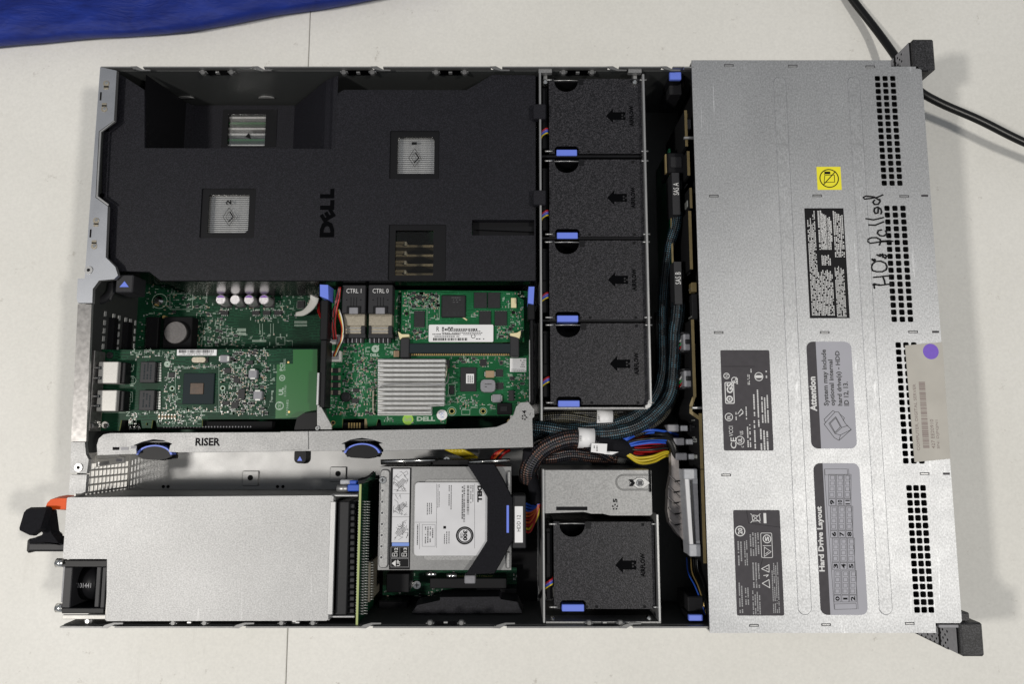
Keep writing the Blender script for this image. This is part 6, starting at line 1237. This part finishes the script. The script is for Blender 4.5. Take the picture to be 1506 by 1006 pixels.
for v0, v1, u in ((488, 518, 1011), (542, 572, 1012)):
    t = thing('plug_housing', u, (v0 + v1) / 2, 50, 'dark plug with fine wires, %s of the pair beside the fourth fan' % ('upper' if v0 < 500 else 'lower'), 'plug')
    q = MB(); q.bx(u - 6, v0 + 3, u + 7, v1 - 3, 50, 72, 'grey_plastic', .6); q.bx(u - 9, v0, u + 7, v0 + 3, 50, 70, 'chip_black', .4); q.bx(u - 9, v1 - 3, u + 7, v1, 50, 70, 'chip_black', .4); q.bx(u - 3, (v0 + v1) / 2 - 4, u + 4, (v0 + v1) / 2 + 3, 72, 72.6, 'chip_black', .3); q.build('shell', t)
    for i in range(4):
        q = MB(); vv = v0 + 6 + i * 5; q.tp([(u - 4, vv, 66), (u - 9, vv + 1, 64), (u - 14, vv + 8, 56)], .6, 'wire_' + ('black', 'white', 'green', 'red')[i], seg=5); q.build('wire', t)
for i, (u, v, sh) in enumerate(((988, 630, 0), (996, 650, 0), (1000, 672, 0))):
    t = thing('power_plug', u, v, 40, ('grey and silver rectangular plug, topmost of the three by the backplane', 'grey and silver rectangular plug, middle of the three by the backplane', 'grey and silver rectangular plug, lowest of the three by the backplane')[i], 'plug')
    q = MB(); q.bx(u - 6, v - 5.5, u + 11, v + 5, 40, 58, 'grey_plastic', .7); q.bx(u + 14, v - 4, u + 24, v + 4, 40, 60, 'pale_grey_plastic', .6); q.bx(u + 11, v - 5.5, u + 14, v + 5, 38, 54, 'chip_black'); q.build('shell', t)
    q = MB(); q.bx(u + 27, v - 6, u + 38, v + 6, 40, 62, 'smooth_black', .6); q.bx(u + 35, v - 4.5, u + 37.5, v + 4.5, 62, 62.5, 'pale_grey_plastic', .2); q.build('socket', t)
# control panel ribbon plug
RP = thing('ribbon_cable', 1000, 740, 20, 'wide grey ribbon cable folded into a long pale connector by the backplane', 'cable')
rib = [(986, 664), (999, 668), (1000, 690), (1003, 740), (1008, 798), (995, 786), (983, 769), (980, 752), (981, 722), (986, 695)]
q = MB(); q.pp(rib, 50, 56, 'ribbon_grey', inset=.8); q.build('ribbon', RP)
for i in range(5):
    q = MB(); v = 706 + i * 16; u = 984 - (i in (1, 2)) * 1.5; q.pp([(u, v - 8), (u + 17, v + 9), (u + 17, v + 11), (u, v - 5)], 56, 57.4, 'ribbon_grey', side='ink_grey', inset=.2); q.pp([(u + 7, v + 2), (u + 17, v + .5), (u + 16, v + 2.5), (u + 10, v + 3.5)], 57, 58, 'matte_black'); q.build('ribbon_fold', RP)
q = MB(); q.pp([(1006, 691), (1026, 692), (1031, 816), (1014, 818)], 55, 74, 'pale_grey_plastic', inset=.6)
q.pp([(1007, 704), (1013, 704), (1020, 802), (1014, 802)], 74, 76, 'label_silver', inset=.3); q.pp([(1015.5, 706), (1017.5, 706), (1023, 800), (1020.5, 800)], 74, 75, 'chip_black'); q.pp([(1019, 712), (1026, 712), (1029, 796), (1024, 796)], 74, 74.6, 'grey_plastic', inset=.2); q.build('connector', RP)
q = MB(); q.bx(1006, 690, 1026, 705, 70, 77, 'pale_grey_plastic', .6); q.build('connector_end', RP); q = MB(); q.bx(1014, 801, 1031, 819, 70, 77, 'pale_grey_plastic', .6); q.build('connector_end', RP)
# corner blocks with blue tops
for i, (u, v0, v1, bl) in enumerate(((994, 105, 138, (985, 105, 1002, 116)), (1023, 878, 914, (1013, 905, 1034, 914)))):
    t = thing('corner_latch', u, (v0 + v1) / 2, 30, ('black block with a blue tab in the top corner beside the cover', 'black block with a blue tab in the bottom corner beside the cover')[i], 'latch')
    q = MB(); q.bx(bl[0] - 1, v0, bl[2] + 1, v1, 30, 66, 'chip_black', .8); q.build('block', t); q = MB(); q.bx(*bl, 77, 80, 'blue_latch', .5); q.bx(*bl, 50, 77, 'smooth_black', .5); q.build('tab', t)
    q = MB(); q.tp([(bl[2] + 2, v1 - 5, 60), (bl[2] + 5, v0 + 4, 74), (bl[2] + 10, v0 - 6 if i == 0 else v1 + 10, 84)], .9, 'rubber_black', seg=6); q.build('cord', t)
# SAS plugs at the backplane
def sasb(u0, v0, u1, v1, txt, label):
    t = thing('sas_backplane_plug', (u0 + u1) / 2, (v0 + v1) / 2, 50, label, 'cable plug')
    q = MB(); q.pp([(u0, v0), (u1, v0), (u1 + 2, v1), (u0 + 2, v1)], 50, 70, 'plug_black', inset=.6); q.build('body', t); vm = (v0 + v1) / 2
    q = MB(); q.text(txt, u0 + 3.2, vm - 16, u1 - 1.2, vm + 2, 70, 'print_white', 90); q.build('lettering', t, kind='stuff')
    q = MB(); q.bx(u1 + .5, vm - 20, u1 + 4, vm - 6, 52, 66, 'smooth_black', .5); q.build('latch', t); return t
sasb(987, 253, 999.5, 316, 'SAS A', 'long dark plug printed SAS A beside the backplane'); sasb(990, 384, 1002.5, 448, 'SAS B', 'long dark plug printed SAS B beside the backplane')
t = thing('interposer_block', 992, 238, 40, 'black box-shaped socket at the upper end of the SAS A plug', 'socket'); q = MB(); q.bx(982, 224, 1007, 254, 40, 66, 'smooth_black', .8); q.bx(986, 230, 1003, 246, 66, 67, 'chip_black', .4); q.build('body', t); q = MB(); q.bx(978.5, 226, 981, 254, 60, 64, 'board_edge', .3); q.build('board', t)
# loose cables
def cable(name, label, pts, r, mat, cat='cable', **k):
    q = MB(); q.tp(pts, r, mat, seg=16, **k); return q.build(name, None, label, None, False, cat)
cable('braided_cable', 'teal braided cable running from the SAS A plug round the corner of the fans', [(996, 312, 60), (993, 335, 58), (985, 360, 56), (979, 400, 52), (975, 450, 50), (975, 500, 50), (974, 545, 52), (964, 580, 56), (943, 606, 60), (905, 624, 62), (860, 630, 62), (815, 632, 60), (790, 640, 56), (770, 650, 50)], 4.4, 'braid_teal')
cable('braided_cable', 'teal braided cable coming from the SAS B plug on the outer side of the bend', [(998, 445, 62), (996, 470, 60), (993, 490, 58), (991, 530, 56), (986, 575, 58), (968, 604, 62), (935, 628, 66), (890, 638, 66), (840, 636, 64), (800, 630, 60), (775, 628, 55)], 5.6, 'braid_teal')
cable('braided_cable', 'olive and black braided cable on the inner side of the bend', [(983, 470, 46), (981, 520, 48), (975, 565, 50), (955, 598, 54), (920, 616, 58), (880, 620, 60), (840, 614, 60), (810, 614, 58), (785, 618, 52)], 4.6, 'braid_olive')
cable('braided_cable', 'black braided cable with a white wrap just below the fourth fan', [(940, 616, 46), (915, 610, 50), (888, 611, 58), (850, 611, 58), (825, 612, 56), (795, 616, 50)], 5.2, 'braid_olive')
cable('braided_cable', 'thick brown braided cable sweeping down toward the drive wires', [(900, 668, 60), (870, 652, 68), (845, 645, 70), (820, 650, 72), (797, 662, 72), (783, 678, 70), (777, 692, 66), (776, 705, 60)], 7.0, 'braid_brown')
cable('braided_cable', 'brown braided cable bulging above the steel box marked 5', [(905, 672, 48), (870, 670, 54), (840, 667, 58), (815, 671, 60), (798, 672, 60), (786, 668, 56)], 5.6, 'braid_brown')
cable('braided_cable', 'dark braided cable lowest in the bundle above the steel box', [(905, 655, 44), (860, 660, 48), (820, 660, 50), (790, 662, 48)], 6, 'braid_olive')
cable('taped_cable', 'black taped cable trunk ending in the fan of coloured wires', [(868, 652, 68), (890, 654, 66), (910, 658, 62), (925, 662, 56)], 7.5, 'strap_black', flat=.8)
cable('rubber_hose_cable', 'black jacketed cable arching over the coloured wires to the grey ribbon', [(958, 640, 46), (975, 640, 52), (988, 652, 54), (993, 672, 52), (990, 690, 46)], 4.4, 'rubber_black')
for u, v, tx in ((888, 615, 'up'), (861, 644, 'low')):
    t = thing('cable_wrap_label', u, v, 60, {'up': 'white paper wrap on the braided cable directly below the fourth fan', 'low': 'white paper wrap on the thick brown braided cable'}[tx], 'label')
    q = MB(); q.tp([(u - 11, v - (0 if tx == 'up' else 0), 60 if tx == 'up' else 70.5), (u + 12, v + 1.5, 60 if tx == 'up' else 70)], 6.6 if tx == 'up' else 7.9, 'label_white', seg=20, smooth_n=1); q.build('wrap', t)
    q = MB(); z_ = 67.0 if tx == 'up' else 79; micro(q, u - 9, v - 4, u - 6, v + 5, z_, 'ink_grey', 2, 90, .8, .4, 1.6); q.build('printed_mark', t, kind='stuff')
t = thing('cable_tag', 883, 660, 70, 'small white flag tag with print hanging above the steel box', 'label')
q = MB(); q.pp([(870, 652), (893, 653), (892, 668), (869, 665)], 78, 78.4, 'label_white'); micro(q, 872, 655, 880, 664, 78.4, 'ink_grey', 2, 90, .8, .4, 1.2); q.build('flag', t); q = MB(); q.pp([(892, 664), (910, 665), (900, 669), (888, 668)], 74, 74.4, 'label_white'); q.build('tail', t)
FWi = thing('coloured_wire_fan', 950, 665, 40, 'fan of blue, orange, red and yellow wires left of the backplane', 'wires')
ws = [('blue', 646, 638, 7, 60), ('blue', 648, 641, 6, 52), ('orange', 650, 640, 6, 30), ('orange', 652, 644, 5, 30), ('orange', 654, 649, 4, 26), ('blue', 655, 650, 4, 62), ('blue', 657, 653, 2, 60), ('black', 652, 648, 3, 66), ('red', 658, 655, 2, 50), ('red', 659, 660, 0, 54), ('red', 660, 664, -2, 50), ('black', 660, 662, -1, 60), ('red', 662, 668, -4, 48), ('red', 663, 664, -5, 42), ('black', 664, 668, -6, 56), ('yellow', 665, 667, -9, 60), ('yellow', 667, 669, -12, 58), ('yellow', 668, 672, -14, 54), ('yellow', 668, 670, -11, 50), ('black', 667, 674, -15, 48)]
for i, (c, va, vb, arc_, zz_) in enumerate(ws):
    q = MB(); j = (i * 37 % 7) / 3.5 - 1; q.tp([(908, va - 1, 60), (920, va + j * .5, 62), (938 + j * 3, (va + vb) / 2 - arc_ * .8, (62 + zz_) / 2 + j), (960 + j * 2, vb - arc_ * .6 - 1, zz_), (980, vb - 2 + j, zz_ - 6), (998, vb + 2, zz_ - 14)], 1.05, 'wire_' + c, seg=7); q.build('wire', FWi)
yw_ = thing('yellow_wire_group', 680, 664, 30, 'group of yellow and red wires peeking out under the riser bar', 'wires')
for i in range(5):
    q = MB(); q.tp([(655 + i * 5, 660, 44), (664 + i * 5, 664, 46), (676 + i * 4.6, 669, 40), (685 + i * 4, 673, 30)], 1.3, 'wire_yellow', seg=6); q.build('wire', yw_)
for i in range(4):
    q = MB(); q.tp([(722 + i * 4, 675, 40), (728 + i * 4, 668, 46), (738 + i * 4, 662, 44)], 1.2, 'wire_' + ('red', 'orange', 'black', 'red')[i], seg=6); q.build('wire', yw_)
for i, (u, v) in enumerate(((658, 677),)): pass
t = thing('front_panel_cable', 1030, 860, 30, 'thin black and silver leads beside the bottom corner block', 'cable')
for i, (c, o_) in enumerate((('rubber_black', 0), ('rubber_black', 3), ('chrome', 5), ('wire_blue', -10), ('gold', -4))):
    q = MB(); q.tp([(1020 + o_, 820, 40), (1022 + o_, 842, 44), (1030 + o_ * .8, 862, 56), (1036 + o_ * .5, 885, 64), (1040 + o_ * .3, 905, 66)], 1.0 if i < 2 else .6, c, seg=6); q.build('wire', t)

cable('thin_sheathed_cable', 'thin olive braided cable beside the SAS B plug', [(1001, 445, 50), (1000, 480, 50), (999, 530, 50), (994, 575, 50), (980, 606, 56), (960, 625, 58), (930, 640, 56), (890, 646, 54)], 3.0, 'braid_olive')
cable('thin_sheathed_cable', 'thin black cable crossing the loop of the teal braided cables', [(966, 460, 40), (968, 520, 42), (966, 560, 46), (950, 590, 48), (925, 606, 50), (900, 610, 50)], 2.4, 'rubber_black')
bpy.context.view_layer.update()
for o in list(bpy.data.objects):
    if '_w' in o: del o['_w']
